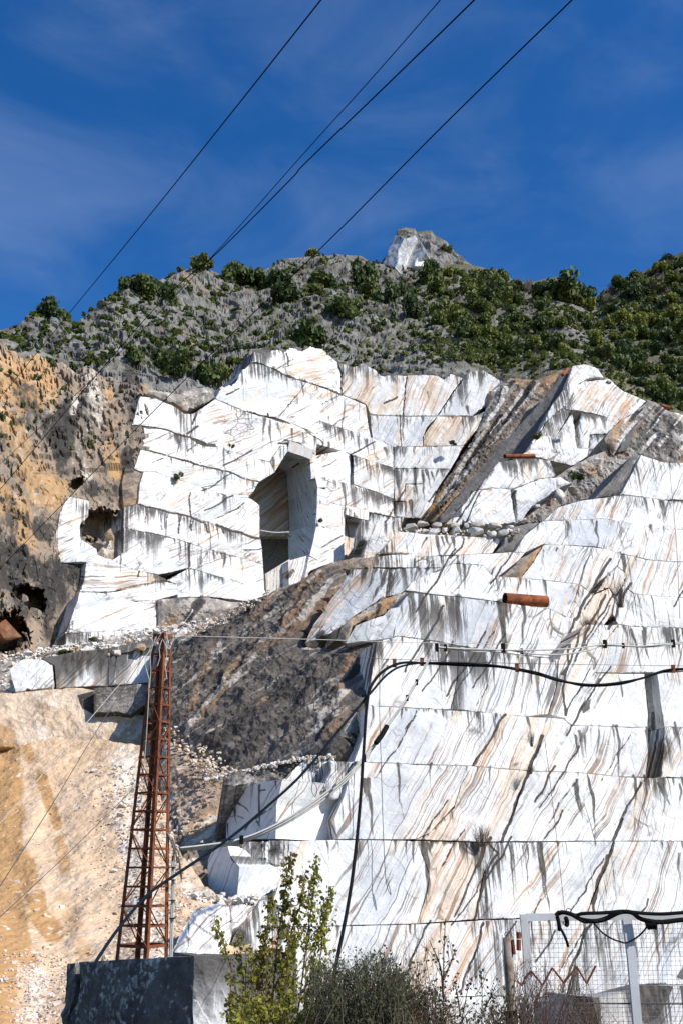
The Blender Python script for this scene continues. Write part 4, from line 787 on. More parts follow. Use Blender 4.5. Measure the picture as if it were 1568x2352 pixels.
# big dark rock rib between the benches
FAM['DM'] = (850, 1550, 62.9, 128, 38)
poly([(555,1398),(615,1366),(640,1352),(690,1332),(745,1300),(780,1298),(806,1309),(784,1347),(722,1435),(697,1478),(720,1488),(790,1480),(866,1473),(848,1580),(836,1680),(807,1715),(765,1745),(694,1752),(587,1775),(515,1795),(480,1768),(420,1740),(388,1700),(330,1648),(338,1570),(368,1480),(440,1452),(530,1428)], 'DM', mat='dark_slab', name='rock_rib', disp=(.58,.32,6,True), dip=52, jit=.9, th=.9, step=2.8)
FAM['DN'] = (510, 1950, 58.6, 122, 44)
poly([(378,1690),(420,1722),(480,1756),(540,1782),(530,1850),(522,1945),(500,2020),(478,2040),(440,2100),(395,2100),(360,1900),(365,1760)], 'DN', mat='tan_rock', name='rock_rib', disp=(.55,.45,5,True), dip=50, jit=.3, th=8)
FAM['DO'] = (806, 1305, 75, 110, 40)
poly([(690,1332),(745,1298),(790,1284),(846,1276),(868,1273),(846,1304),(806,1309),(760,1318),(745,1322)], 'DO', mat='ochre', name='rock_seam', disp=(.3,.6,4,True), jit=.3, th=.6)
# shaded block on the corner and the broken pieces round it
poly([(520,1814),(633,1791),(649,1789),(640,1830),(635,1848),(633,1926),(520,1928)], 'BS', grey=.35, ochre=.05, drip=.15, crack=.1, jit=.02, wf=.06, name='cut_block_face')
poly([(649,1789),(669,1804),(704,1832),(704,1858),(697,1907),(666,1922),(634,1926),(636,1848),(641,1830)], 'BR', grey=.5, ochre=.5, crack=.7, disp=(.3,.6,4,True), jit=.12, th=4)
poly([(512,1786),(545,1775),(587,1768),(640,1760),(684,1757),(648,1789),(633,1791),(545,1808),(520,1814)], 'BR', off=.2, drip=.8, soot=.72, disp=(.35,.7,4,True), jit=.2, th=4, batter=45)
poly([(684,1758),(693,1746),(730,1744),(761,1745),(763,1766),(735,1812),(707,1838),(669,1804),(648,1789)], 'BR', off=.35, disp=(.35,.5,3,True), grey=.2, jit=.15, th=4, batter=25)
poly([(699,1909),(717,1858),(735,1815),(771,1836),(776,1853),(768,1880),(760,1922),(704,1923)], 'BR', mat='orange_rock', name='rock_wedge', off=-.3, disp=(.4,.6,4,True), jit=.1, th=4)
poly([(761,1745),(814,1749),(790,1830),(770,1838),(740,1815),(763,1766)], 'F1', off=-.4, ochre=.6, crack=.7, jit=.1)
poly([(479,1976),(489,1948),(522,1943),(530,1966),(553,1991),(546,2078),(479,2071)], 'BS2', grey=.4, ochre=.3, drip=.08, crack=.35, jit=.02, wf=.06, name='cut_block_face')
poly([(522,1943),(540,1931),(663,1930),(666,1953),(653,1996),(633,2022),(597,2040),(566,2055),(546,2066),(553,1991),(530,1966)], 'BR2', grey=.45, ochre=.62, drip=.35, crack=.9, disp=(.5,.6,4,True), jit=.15, th=4)
poly([(395,2185),(420,2130),(445,2088),(500,2080),(555,2080),(585,2085),(575,2100),(540,2140),(515,2200),(395,2200)], 'BW', ochre=.3, grey=.3, drip=.05, disp=(.3,.6,3,True), jit=.15, th=4)
poly([(540,2140),(575,2090),(600,2060),(640,2030),(625,2085),(660,2128),(640,2200),(515,2205)], 'BW', off=-.3, ochre=.8, crack=.5, disp=(.35,.6,3,True), jit=.15, th=4)
# ------------------------------------------------------------ rock behind the cut faces (closes every joint)
def build_core():
    st = 14; gx = np.arange(90, 1850, st); gy = np.arange(790, 2450, st)
    Xg, Yg = np.meshgrid(gx, gy); D = np.full(Xg.shape, -1.0); cov = np.zeros(Xg.shape, bool)
    xf, yf = Xg.ravel(), Yg.ravel()
    for pl in PLANES:
        pts = np.array(pl[0]); mn, mx_ = pts.min(0)-30, pts.max(0)+30
        m = (xf > mn[0]) & (xf < mx_[0]) & (yf > mn[1]) & (yf < mx_[1])
        idx = np.nonzero(m)[0]
        if not len(idx): continue
        ins = pip(xf[idx], yf[idx], pl[0]); dist = np.full(len(idx), 1e9)
        for a, b in zip(pl[0], pl[0][1:]+pl[0][:1]): dist = np.minimum(dist, segdist(xf[idx], yf[idx], a, b))
        near = ins | (dist < 26)
        d = depth_at(pl, np.clip(xf[idx], mn[0]+30, mx_[0]-30), np.clip(yf[idx], mn[1]+30, mx_[1]-30))
        dd = D.ravel(); dd[idx[near]] = np.maximum(dd[idx[near]], d[near]); D = dd.reshape(D.shape)
        cc = cov.ravel(); cc[idx[ins | (dist < 5)]] = True; cov = cc.reshape(cov.shape)
    tun = (Xg > 575) & (Xg < 735) & (Yg > 1025) & (Yg < 1370)
    cov &= ~tun
    tun2 = (Xg > 780) & (Xg < 850) & (Yg > 1170) & (Yg < 1295); D[tun2] += 7
    P = P3(xf, yf, np.where(D.ravel() > 0, D.ravel()+2.6, 120))
    nx = len(gx); f = []
    for i in range(len(gy)-1):
        for j in range(nx-1):
            if cov[i, j] and cov[i, j+1] and cov[i+1, j] and cov[i+1, j+1]:
                a = i*nx+j; f.append((a, a+nx, a+nx+1, a+1))
    used = np.unique(np.array(f)); mp_ = np.full(len(P), -1); mp_[used] = np.arange(len(used))
    me = QUARRY.data; me.from_pydata(P[used].tolist(), [], mp_[np.array(f)].tolist()); me.update(); me.materials.append(M['core'])
build_core()

# ------------------------------------------------------------ mountain, cliff, far hill
ridge = [(-80,775),(0,759),(50,748),(82,743),(160,748),(172,751),(200,728),(225,708),(275,684),(350,656),(400,636),(425,623),(440,619),(465,616),(500,628),(515,636),(610,622),(635,606),(650,595),(700,590),(784,587),(829,590),(849,603),(884,606),(980,606),(1079,608),(1109,614),(1154,630),(1199,652),(1219,648),(1274,636),(1314,648),(1359,678),(1369,682),(1384,668),(1434,642),(1484,620),(1509,606),(1559,582),(1600,560),(1660,530),(1950,430)]
foot = [(-80,930),(320,985),(500,985),(580,900),(700,880),(850,920),(1000,930),(1150,950),(1250,900),(1300,890),(1400,930),(1490,985),(1660,1060),(1950,1130)]
fd = [(-80,117),(320,130),(500,140),(600,150),(850,165),(1150,168),(1300,162),(1500,152),(1660,142)]
rd = [(-80,150),(300,205),(650,290),(880,305),(1100,300),(1300,300),(1369,300),(1460,285),(1660,270)]
def mdisp(P, X, Y, T):
    q = P*np.array([1, 1, .75])
    c7, s7 = .62, .78; qq = np.c_[(P[:, 0]*c7+P[:, 2]*s7)*.55, P[:, 1]*.8, -P[:, 0]*s7+P[:, 2]*c7]
    edge = np.clip((1-T)*14, 0.12, 1)
    d = fbm(q*.028+3, 3)*4.5+fbm(qq*.09, 4, True)*3.4+fbm(qq*.25, 4, True, .55)*1.75+fbm(qq*.7, 3, True)*.55; d = d+(np.round(d/1.3)*1.3-d)*.35
    rocky = np.clip(1.15-np.clip((X-850)/420, 0, 1)*.75, .35, 1.1)
    return (d-2.2)*rocky*edge
sheet('mountain', 'crag', -380, 1950, lambda x: interp(x, ridge), lambda x: interp(x, foot),
      lambda X, T, Yp: interp(X.ravel(), fd).reshape(X.shape)*(1-T**1.05)+interp(X.ravel(), rd).reshape(X.shape)*T**1.05, 1000, 230, mdisp, back=60)
ctop = [(-80,800),(0,810),(40,828),(60,850),(95,842),(120,872),(150,866),(185,892),(215,876),(250,900),(300,886),(345,905)]
cbot = [(-80,1590),(0,1580),(70,1562),(150,1540),(345,1500)]
def cdisp(P, X, Y, T):
    q = P*np.array([1, 1, .55])
    d = fbm(q*.05, 3)*1.5+fbm(q*.16, 4, True, .6)*1.9+fbm(P*.42, 4, True, .65)*.85+fbm(P*1.1, 3, True)*.40; c7, s7 = .82, .57; u_ = (P[:, 0]*c7+P[:, 2]*s7); w_ = -P[:, 0]*s7+P[:, 2]*c7; d = d+fbm(np.c_[u_*.12, P[:, 1]*.2, w_*.55], 4, True)*.8; d = d+(np.round(d/.7)*.7-d)*.75
    w = np.where((X > 70) & (Y > 1090), .35, 1.0)
    return (d-1.2)*w
CAVES = [(72,1388,36,30,4.5,.5),(22,1478,46,46,7,.3),(176,1112,22,11,3.0,-.75),(226,1212,46,34,4.5,-.45)]
def choles(P, X, Y):
    out = np.zeros_like(P); rr = ray(X, Y)
    for cx, cy, ax, ay, dp, rot in CAVES:
        x = (X-cx)*math.cos(rot)+(Y-cy)*math.sin(rot); y = -(X-cx)*math.sin(rot)+(Y-cy)*math.cos(rot)
        r = np.hypot(x/ax, y/ay)+fbm(np.c_[X*.07, Y*.07, X*0], 4)*.34
        out += rr*(np.clip((1.10-r)/.35, 0, 1)*dp)[:, None]
    return out
sheet('cliff', 'ochre', -350, 345, lambda x: interp(x, ctop), lambda x: interp(x, cbot),
      lambda X, T, Yp: 100.2+X/330*15+(1500-Yp)/700*1.5+np.clip((T-.90)/.10, 0, 1)**2*14, 420, 400, cdisp, holes=choles)
# pinnacle on the ridge
FAM['PK'] = (950, 610, 300, 88, 20)
PEAK = sheet('rock_peak', 'crag', 872, 1092, lambda x: interp(x, [(872,608),(889,586),(896,562),(909,540),(911,529),(929,523),(951,525),(956,533),(974,530),(989,528),(999,541),(1024,554),(1044,579),(1092,616)]),
      lambda x: interp(x, [(872,622),(1000,632),(1092,632)]), lambda X, T, Yp: 296+T*22, 120, 60, lambda P, X, Y, T: (fbm(P*.12, 4, True)*3.2-1.2)*np.clip((1-T)*6, .1, 1), back=20)
pk = dict(parent=PEAK, drip=.35, ochre=.15, crack=.3, dip=55, disp=(.5,.12,3,False), th=14, step=2.5, jit=.5)
poly([(876,606),(889,583),(895,563),(909,540),(930,546),(914,574),(914,600),(906,614)], 'PK', name='cut_face', grey=1.4, soot=.18, turn=44, off=3.0, **pk)  # facets turned left get a darker overall tone
poly([(914,602),(914,572),(931,547),(953,539),(958,549),(936,581),(927,614)], 'PK', name='cut_face', grey=.9, soot=.08, turn=20, off=3.6, **pk)
poly([(927,614),(937,582),(960,550),(979,583),(962,599),(948,614)], 'PK', name='cut_face', grey=1.5, soot=.22, turn=38, off=3.2, **pk)
poly([(950,612),(953,592),(972,585),(986,596),(990,612)], 'PK', name='cut_face', grey=.1, off=4.2, **pk)
# spoil slope of ochre gravel and the ledge above it
stop_ = [(-80,1688),(0,1690),(90,1697),(250,1702),(325,1712),(380,1860),(420,1970),(480,2042),(540,2090),(580,2120)]
def sdisp(P, X, Y, T):
    g = fbm(np.c_[X*.008+Y*.0015, Y*.0020, X*0], 2)*.55
    return g+fbm(P*.35, 4)*.30+np.abs(fbm(P*.9, 3))*.10
def spoil_material():
    t = NT('spoil_gravel'); pos = t.n('NewGeometry').outputs['Position']
    pc = t.attr('paint', 'GEOMETRY'); sp = t.n('SeparateColor', {0: pc.outputs['Color']})
    n1 = t.noise(pos, .12, 5, .6); n2 = t.noise(pos, 1.2, 7, .72); n3 = t.noise(t.vadd(pos, (9, 9, 9)), .45, 5, .65)
    c = t.mix(t.ss(n1, .35, .65), (.60, .42, .265), (.64, .48, .33))
    om = t.ss(t.math('ADD', sp.outputs[1], t.math('MULTIPLY', t.math('SUBTRACT', n3, .5), .9)), .35, .70)
    c = t.mix(t.math('MULTIPLY', om, .9), c, (.43, .245, .10))
    gm = t.ss(t.math('ADD', sp.outputs[2], t.math('MULTIPLY', t.math('SUBTRACT', n2, .5), 1.0)), .38, .70)
    c = t.mix(t.math('MULTIPLY', gm, .85), c, (.70, .64, .56))
    v = t.n('TexVoronoi', {'Vector': pos, 'Scale': 4.5, 'Randomness': 1.0}); vs = t.n('SeparateColor', {0: v.outputs['Color']}).outputs[0]
    c = t.mix(t.math('MULTIPLY', t.ss(vs, .90, .97), t.ss(n2, .46, .60)), c, (.66, .58, .48))
    c = t.mix(t.ss(n2, .25, .55, .28, 0), c, (.36, .23, .12))
    h = t.math('ADD', n2, t.math('MULTIPLY', t.ss(v.outputs['Distance'], .1, .6), -.5))
    return t.finish(c, .95, h, .45, .10, .1)
M['spoil'] = spoil_material()
sheet('spoil_slope', 'spoil', -350, 580, lambda x: interp(x, stop_), lambda x: np.full_like(x, 2440.), lambda X, T, Yp: 34+(interp(X.ravel(), [(-80,50),(120,47),(250,43.5),(340,41),(500,40)]).reshape(X.shape)-1.5)*np.clip((2440-Yp)/740, 0, 1)**1.3, 400, 360, sdisp, ndir=(0, -.7, .7))
ltop = [(-80,1500),(0,1503),(60,1490),(155,1478),(370,1436),(500,1415),(570,1385)]
lbot = [(-80,1610),(0,1604),(30,1596),(60,1530),(125,1516),(250,1499),(345,1480),(440,1464),(570,1440)]
sheet('rubble_ledge', 'rough', -350, 570, lambda x: interp(x, ltop), lambda x: interp(x, lbot), lambda X, T, Yp: 82.2+T*19, 220, 30, lambda P, X, Y, T: fbm(P*.5, 3)*.4-.3)
# ground below the camera, one sheet to the horizon
def ground():
    ys = np.array([-3000, -400, -60, -10, 0, 2, 4, 5, 6, 7, 8, 9, 10, 11, 12, 14, 17, 20, 25, 30, 36, 44, 52, 70, 200, 800, 3000.])
    xs = np.array([-3000, -700, -200, -90, -60]+list(np.arange(-40, 41, 1.5))+[60, 90, 200, 700, 3000.])
    X, Y = np.meshgrid(xs, ys); z = np.interp(Y, [-3000, 3.5, 6, 9, 14, 24, 34, 3000], [0, 0, -.9, -2.2, -4.2, -6, -6.6, -6.6])
    p = np.c_[X.ravel(), Y.ravel(), z.ravel()]; p[:, 2] += fbm(p*.5, 3)*.14*((np.abs(p[:, 0]) < 60) & (p[:, 1] > 4))
    nx = len(xs); f = [(i*nx+j, i*nx+j+1, (i+1)*nx+j+1, (i+1)*nx+j) for i in range(len(ys)-1) for j in range(nx-1)]
    o = meshobj('ground', p, f, M['hill'], None, True); o['kind'] = 'structure'
ground()

# ------------------------------------------------------------ loose stones
def hull(n, sq, seed, sub=False):
    r_ = random.Random(seed); bm = bmesh.new()
    for _ in range(n):
        v = Vector((r_.gauss(0, 1), r_.gauss(0, 1), r_.gauss(0, 1))).normalized()
        k = r_.uniform(.75, 1.05); bm.verts.new((max(-.8, min(.8, v.x*k)), max(-.75, min(.75, v.y*k))*sq[0], max(-.75, min(.75, v.z*k))*sq[1]))
    bmesh.ops.convex_hull(bm, input=bm.verts)
    bmesh.ops.delete(bm, geom=[v for v in bm.verts if not v.link_faces], context='VERTS')
    if sub:
        bmesh.ops.bevel(bm, geom=bm.edges[:], offset=.05, segments=1, affect='EDGES')
    bm.verts.index_update()
    v = [tuple(x.co) for x in bm.verts]; f = [tuple(x.index for x in q.verts) for q in bm.faces]; bm.free(); return np.array(v), f
TPL = [hull(11, (random.uniform(.6, 1), random.uniform(.5, .9)), 100+i) for i in range(14)]
def stones(name, places, mat, label=None, cat=None):
    """places: list of (point, size)"""
    vs, fs, b = [], [], 0
    for p, s in places:
        v, f = random.choice(TPL); a = random.uniform(0, 6.28); c_, s_ = math.cos(a), math.sin(a)
        w = v*s; w = np.c_[w[:, 0]*c_-w[:, 1]*s_, w[:, 0]*s_+w[:, 1]*c_, w[:, 2]]+np.asarray(p)
        vs.append(w); fs += [tuple(i+b for i in q) for q in f]; b += len(v)
    o = meshobj(name, np.vstack(vs), fs, mat); o['kind'] = 'stuff'; return o
def stone_material(name, a, b, c_):
    t = NT(name); pos = t.n('NewGeometry').outputs['Position']; rnd = t.n('NewGeometry').outputs['Random Per Island']
    n = t.noise(pos, 3.0, 5, .65)
    c = t.mix(t.ss(rnd, .3, .7), a, b); c = t.mix(t.ss(rnd, .86, .9), c, c_); c = t.mix(t.ss(n, .3, .7, .35, 0), c, (.22, .17, .13))
    return t.finish(c, .9, n, .5, .06, .1)
M['stone_w'] = stone_material('white_stone', (.72, .70, .67), (.60, .55, .48), (.40, .27, .16))
M['stone_o'] = stone_material('gravel_stone', (.68, .60, .50), (.56, .42, .29), (.72, .70, .67))
pl = []
for i in range(1500):
    x = rng.uniform(0, 560); t_ = rng.uniform(0, 1); y = float(interp(x, lbot))*(1-t_)+float(interp(x, ltop))*t_
    pl.append((ground_at('rubble_ledge', x, y)+np.array([0, -.1, .1]), float(rng.uniform(.10, .32) if rng.random() < .93 else rng.uniform(.4, .75))))
stones('ledge_rubble', pl, M['stone_w'])
pl = []
def sp_pt(x, y): return ground_at('spoil_slope', x, y)
for i in range(3600):
    k = rng.random()
    if k < .72:      # stony tongue below the wall, beside and behind the mast
        y = rng.uniform(1760, 2230); x = rng.normal(330+(y-1760)*.10, 62); s = rng.uniform(.03, .14)*(1.3 if y < 1950 else .9)*(2.2 if rng.random() < .04 else 1)
    elif k < .90:    # fan at the lower left
        y = rng.uniform(2180, 2360); x = rng.normal(95-(y-2200)*.1, 38); s = rng.uniform(.03, .11)
    else:
        y = rng.uniform(1720, 2360); x = rng.uniform(0, 300); s = rng.uniform(.02, .07) if rng.random() < .93 else rng.uniform(.1, .26)
    if x < -20 or x > 520 or y < float(interp(x, stop_))+8: continue
    pl.append((sp_pt(x, y)+np.array([0, -.02, .02]), float(s)))
stones('slope_stones', pl, M['stone_o'])
pl = []
for i in range(420):
    x = rng.uniform(400, 590); y = float(interp(x, [(400,2090),(470,2060),(520,2078),(590,2070)]))+rng.normal(6, 10)
    pl.append((P3(x, y, 49.8+rng.uniform(-.5, 1.2)), float(rng.uniform(.07, .30))))
for i in range(260):
    x = rng.uniform(470, 770); y = float(interp(x, [(470,1792),(515,1782),(587,1766),(694,1742),(770,1738)]))+rng.normal(0, 2.5)
    pl.append((P3(x, y, 57.5+rng.uniform(0, 1)), float(rng.uniform(.06, .2))))
stones('ledge_rubble', pl, M['stone_w'])

# broken pieces lying along the seams of the rock rib
pl = []
for i in range(700):
    k = rng.random()
    if k < .5: u = rng.random(); x = 385+u*150+rng.normal(0, 16); y = 1690+u*105+rng.normal(0, 16); Yd = 73-u*13
    elif k < .75: u = rng.random(); x = 440+u*180; y = 1452-u*85+rng.normal(0, 6); Yd = 79-u*1
    else: u = rng.random(); x = 400+u*110+rng.normal(0, 12); y = 1900+u*150+rng.normal(0, 22); Yd = 63.5-u*7
    pl.append((P3(x, y, Yd-1.0), float(rng.uniform(.05, .22)*(1.8 if rng.random() < .06 else 1))))
stones('rib_rubble', pl, M['stone_o'])
# ------------------------------------------------------------ trees and shrubs of the mountain
def crown(seed, lobes, leaves, size, flat=1.0, spread=1.0):
    r_ = np.random.default_rng(seed); cs = []
    for i in range(lobes):
        a = r_.uniform(0, 6.28); rr = r_.uniform(.15, .62)*spread; cs.append((rr*math.cos(a), rr*math.sin(a), r_.uniform(.28, .80)*flat, r_.uniform(.24, .42)))
    v = []; f = []
    for i in range(leaves):
        cx, cy, cz, cr = cs[r_.integers(lobes)]
        d = r_.normal(size=3); d /= np.linalg.norm(d); k = cr*r_.uniform(.55, 1.08)
        p = np.array([cx, cy, cz])+d*k*np.array([1, 1, .8]); p[2] = max(p[2], .02)
        n = d*.7+r_.normal(size=3)*.6; n /= np.linalg.norm(n)
        a = np.cross(n, r_.normal(size=3)); a /= np.linalg.norm(a); b = np.cross(n, a); s = size*r_.uniform(.55, 1.3)
        o = len(v); v += [p-a*s, p-b*s*.75+n*s*.2, p+a*s, p+b*s*.75-n*s*.1]; f.append((o, o+1, o+2, o+3))
    return np.array(v), f
def woody(seed, h=.75, r0=.035, limbs=4):
    r_ = random.Random(seed); m = MB(); top = Vector((r_.uniform(-.08, .08), r_.uniform(-.08, .08), h*.7))
    m.tube([(0, 0, -.25), (0, 0, .05), top*.5, top], [r0*1.4, r0, r0*.75, r0*.4], 6)
    for i in range(limbs):
        a = r_.uniform(0, 6.28); s = top*r_.uniform(.35, .9); e = s+Vector((math.cos(a)*.38, math.sin(a)*.38, r_.uniform(.12, .32)))
        m.tube([s, (s+e)/2+Vector((0, 0, .03)), e], [r0*.5, r0*.35, r0*.15], 5)
    return m
M['leaf_dark'] = leaf_material('evergreen_leaves', [(0, (.030, .050, .017)), (.4, (.055, .085, .026)), (.75, (.10, .125, .036)), (1, (.16, .17, .045))], .15)
M['leaf_olive'] = leaf_material('spring_leaves', [(0, (.05, .075, .020)), (.5, (.12, .15, .032)), (1, (.22, .23, .045))], .25)
M['leaf_bare'] = leaf_material('bare_twigs', [(0, (.10, .075, .065)), (1, (.17, .13, .11))], 0)
M['bark'] = plain('bark', (.11, .085, .065), .9, 0, .4, 8)
CR = []
for i in range(6):
    v, f = crown(20+i, 7+i, 900, .105, random.uniform(.85, 1.1), 1.0)
    CR.append([bpy.data.meshes.new('crown'), None]); CR[-1][0].from_pydata(v.tolist(), [], f)
    CR[-1][0].materials.append(M['leaf_dark']); m = woody(50+i); tm = bpy.data.meshes.new('trunk'); tm.from_pydata(m.v, [], m.f); tm.materials.append(M['bark']); CR[-1][1] = tm
def copy_mesh(me, mat):
    c_ = me.copy(); c_.materials.clear(); c_.materials.append(M[mat]); return c_
CRO = [(copy_mesh(a, 'leaf_olive'), b) for a, b in CR[:4]]
SH = []      # small shrubs: stems and leaves in one mesh
for i in range(6):
    v, f = crown(70+i, 5, 260, .15, .8, .8); me = bpy.data.meshes.new('shrub'); m = woody(90+i, .5, .03, 3)
    nv = len(v); me.from_pydata(v.tolist()+[tuple(x) for x in m.v], [], f+[tuple(k_+nv for k_ in q) for q in m.f]); me.materials.append(M['leaf_dark']); me.materials.append(M['bark'])
    me.polygons.foreach_set('material_index', [0]*len(f)+[1]*len(m.f)); SH.append(me)
SHO = []
for me in SH[:3]:
    c_ = me.copy(); c_.materials[0] = M['leaf_olive']; SHO.append(c_)
SHB = []
for i in range(3):
    m = MB(); r_ = random.Random(300+i)
    for k in range(70):
        a = r_.uniform(0, 6.28); t_ = r_.uniform(0, .75); h = r_.uniform(.5, 1.0)
        b = Vector((math.cos(a)*t_*.3, math.sin(a)*t_*.3, 0)); e = Vector((math.cos(a)*t_, math.sin(a)*t_, h)); mm = (b+e)/2+Vector((r_.uniform(-.08, .08), r_.uniform(-.08, .08), .05))
        m.tube([b, mm, e], [.014, .010, .004], 3, False)
        for q in range(3):
            s = b.lerp(e, r_.uniform(.4, .95)); m.tube([s, s+Vector((r_.uniform(-.2, .2), r_.uniform(-.2, .2), r_.uniform(.05, .25)))], [.007, .003], 3, False)
    me = bpy.data.meshes.new('bare_shrub'); me.from_pydata(m.v, [], m.f); me.materials.append(M['leaf_bare']); SHB.append(me)
TREE_N = [0]
def hill_point(x, y, where):
    if where == 'auto': where = 'mountain'
    return ground_at(where, x, y)
def tree(x, y, w, h, label, group=None, olive=False, where='mountain', name='tree'):
    p = hill_point(x, y, where); Yp = p[1]; sx = w*Yp/FP*.5/.72*1.16; sz = h*math.hypot(Yp, p[2])/FP*1.22
    cm, tm = random.choice(CRO if olive else CR)
    r = empty(name, p-np.array([0, 0, .15*sz]), random.uniform(0, 6.28)); r.scale = (sx, sx, sz); props(r, label, 'tree', group)
    a = link(bpy.data.objects.new('crown', cm), r); b = link(bpy.data.objects.new('trunk', tm), r); TREE_N[0] += 1; return r
def shrub(x, y, w, h, label, group=None, kind=0, where='mountain'):
    p = hill_point(x, y, where); Yp = p[1]; sx = w*Yp/FP*.5/.66*1.1; sz = h*math.hypot(Yp, p[2])/FP*1.15
    me = random.choice([SH, SHO, SHB][kind]); o = link(bpy.data.objects.new('bare_shrub' if kind == 2 else 'shrub', me))
    o.location = p-np.array([0, 0, .12*sz]); o.rotation_euler = (0, 0, random.uniform(0, 6.28)); o.scale = (sx, sx, sz); props(o, label, 'shrub', group); return o; return o
T = [  # traced: x, foot y, width, height, label, olive
 (85,748,22,34,'small dark tree standing up alone at the far left end of the skyline'),
 (112,768,52,44,'broad bushy tree on the far left skyline just right of the smallest one'),
 (150,760,30,32,'rounded dark tree on the left skyline at the brink of a rocky notch'),
 (290,694,30,42,'slim ragged pine at the left end of the tree clump on the ridge'),
 (328,708,62,50,'wide dark tree in the ridge clump right of the slim ragged pine'),
 (366,712,58,56,'tall dark tree at the right end of the left ridge clump'),
 (465,652,54,36,'low tree beside the white rock cap on the left half of the ridge'),
 (540,662,54,50,'left tree of the long evergreen clump on the ridge'),
 (586,668,58,56,'right tree of the long evergreen clump on the ridge'),
 (640,678,68,62,'dense dark tree right below the left shoulder of the summit ridge'),
 (658,715,72,52,'broad dark tree on the slope two crowns below the summit ridge'),
 (742,665,78,46,'wide low tree just under the flat top of the summit ridge'),
 (725,692,50,40,'dark tree below the wide low tree under the summit ridge'),
 (718,592,30,22,'little umbrella shaped tree alone on the flat summit ridge'),
 (700,805,88,70,'largest round tree right above the top of the white quarry face'),
 (520,884,36,44,'conical tree at the step in the upper left rim of the white face'),
 (478,908,60,52,'bushy tree on the left rim of the white face left of the conical one'),
 (405,915,66,50,'spreading tree on the rim above the leftmost white wall'),
 (380,885,56,44,'dark tree just above the spreading one on the left rim'),
 (316,890,36,38,'small rounded tree above the upper left corner of the white wall'),
 (840,655,58,54,'dark tree left of the foot of the rocky pinnacle'),
 (846,704,48,40,'round tree on crags two crowns below the pinnacle'),
 (888,715,52,48,'dark tree in the middle of the crags below the pinnacle'),
 (928,700,30,38,'narrow tree on bare crags below the pinnacle'),
 (946,748,54,54,'round dark tree above the ochre scar in the crags'),
 (986,664,48,46,'tree right below the right flank of the pinnacle'),
 (1008,764,40,42,'dark tree standing at the left edge of the dense wood'),
 (800,750,46,50,'dark tree on crags right of the largest round tree'),
 (768,738,40,40,'smaller dark tree on crags just right above the largest round tree'),
 (1030,838,19,22,'tiny round evergreen on the grassy strip above the white face'),
 (1120,838,40,34,'squat tree at the right end of the grassy strip above the white face'),
 (1096,812,30,26,'small round tree just above the squat tree of the grassy strip'),
 (1250,694,56,40,'left of two dark crowns on the ridge right of the bare saplings'),
 (1296,698,78,62,'largest dark tree on the right end of the middle ridge'),
 (1342,698,48,46,'rounded dark tree where the middle ridge drops to the notch'),
 (1116,632,36,22,'low tree on the ridge just right of the pinnacle slope'),
 (1185,660,34,22,'round tree on the ridge half way between pinnacle and notch'),
 (1023,584,24,20,'small dark tree clinging to the right flank of the pinnacle'),
 (1145,650,40,26,'low olive green tree on the ridge right of the pinnacle'),
]
for i, q in enumerate(T):
    q = (q[0], q[1], q[2]*1.12, q[3]*1.05, q[4])
    tree(*q[:5], olive=(i == len(T)-1), where='rock_peak' if q[0] == 1023 else 'mountain')
FILLED = []   # (object, x, y, noun, colour, size word) of everything planted by the loops, named at the end by its nearest landmark
def note(o, x, y, w, noun, col): FILLED.append((o, x, y, noun, col, 'small' if w < 17 else ('medium sized' if w < 33 else 'large'))); return o
LANDMARKS = [('the rocky pinnacle', 960, 570), ('the notch between the hills', 1370, 682), ('the lone summit tree', 718, 582), ('the largest round tree', 700, 768), ('the conical rim tree', 520, 862), ('the white rock cap', 470, 618), ('the left skyline notch', 172, 752),
  ('the slim ragged pine', 290, 678), ('the squat grassy strip tree', 1120, 820), ('the tiny round evergreen', 1030, 828), ('the head of the dark slab', 1298, 850), ('the right end of the skyline', 1560, 582), ('the white wall top corner', 322, 906), ('the largest right ridge tree', 1296, 668),
  ('the leftmost skyline tree', 85, 732), ('the ochre scar below the pinnacle', 905, 735), ('the narrow slab top corner', 1380, 850), ('the red tank', 1527, 936), ('the right photo edge midway', 1560, 760), ('the triangular cliff hole', 176, 1112), ('the left photo edge cliff top', 8, 815), ('the pale cliff patch', 220, 930)]
ORD = ['nearest', 'second', 'third', 'fourth', 'fifth', 'sixth', 'seventh', 'eighth', 'ninth', 'tenth', 'eleventh', 'twelfth', 'thirteenth', 'fourteenth']
def name_filled():
    bins = {}
    for o, x, y, noun, col, size in FILLED:
        k, lx, ly = min(LANDMARKS, key=lambda q: (q[1]-x)**2+(q[2]-y)**2); a = math.degrees(math.atan2(ly-y, x-lx)) % 360
        d = ['right of', 'above right of', 'above', 'above left of', 'left of', 'below left of', 'below', 'below right of'][int(((a+22.5) % 360)//45)]
        bins.setdefault((size, col, noun, d, k), []).append((math.hypot(x-lx, y-ly), o))
    for (size, col, noun, d, k), L in bins.items():
        L.sort(key=lambda q: q[0])
        for i, (_, o) in enumerate(L): o['label'] = f'{size} {col} {noun} {d} {k}' if len(L) == 1 else f'{size} {col} {noun}, {ORD[min(i, 13)]} one {d} {k}'
def fill(n, polyg, wmin, wmax, fn, dmin=.55):
    pts = np.array(polyg, float); mn, mx_ = pts.min(0), pts.max(0); got = []; tries = 0
    while len(got) < n and tries < n*60:
        tries += 1; x = rng.uniform(mn[0], mx_[0]); y = rng.uniform(mn[1], mx_[1])
        if not pip(np.array([x]), np.array([y]), polyg)[0]: continue
        w = rng.uniform(wmin, wmax)
        if any((x-a)**2+((y-b)*1.3)**2 < (dmin*(w+c_)/2)**2 for a, b, c_ in got): continue
        got.append((x, y, w)); fn(x, y, w)
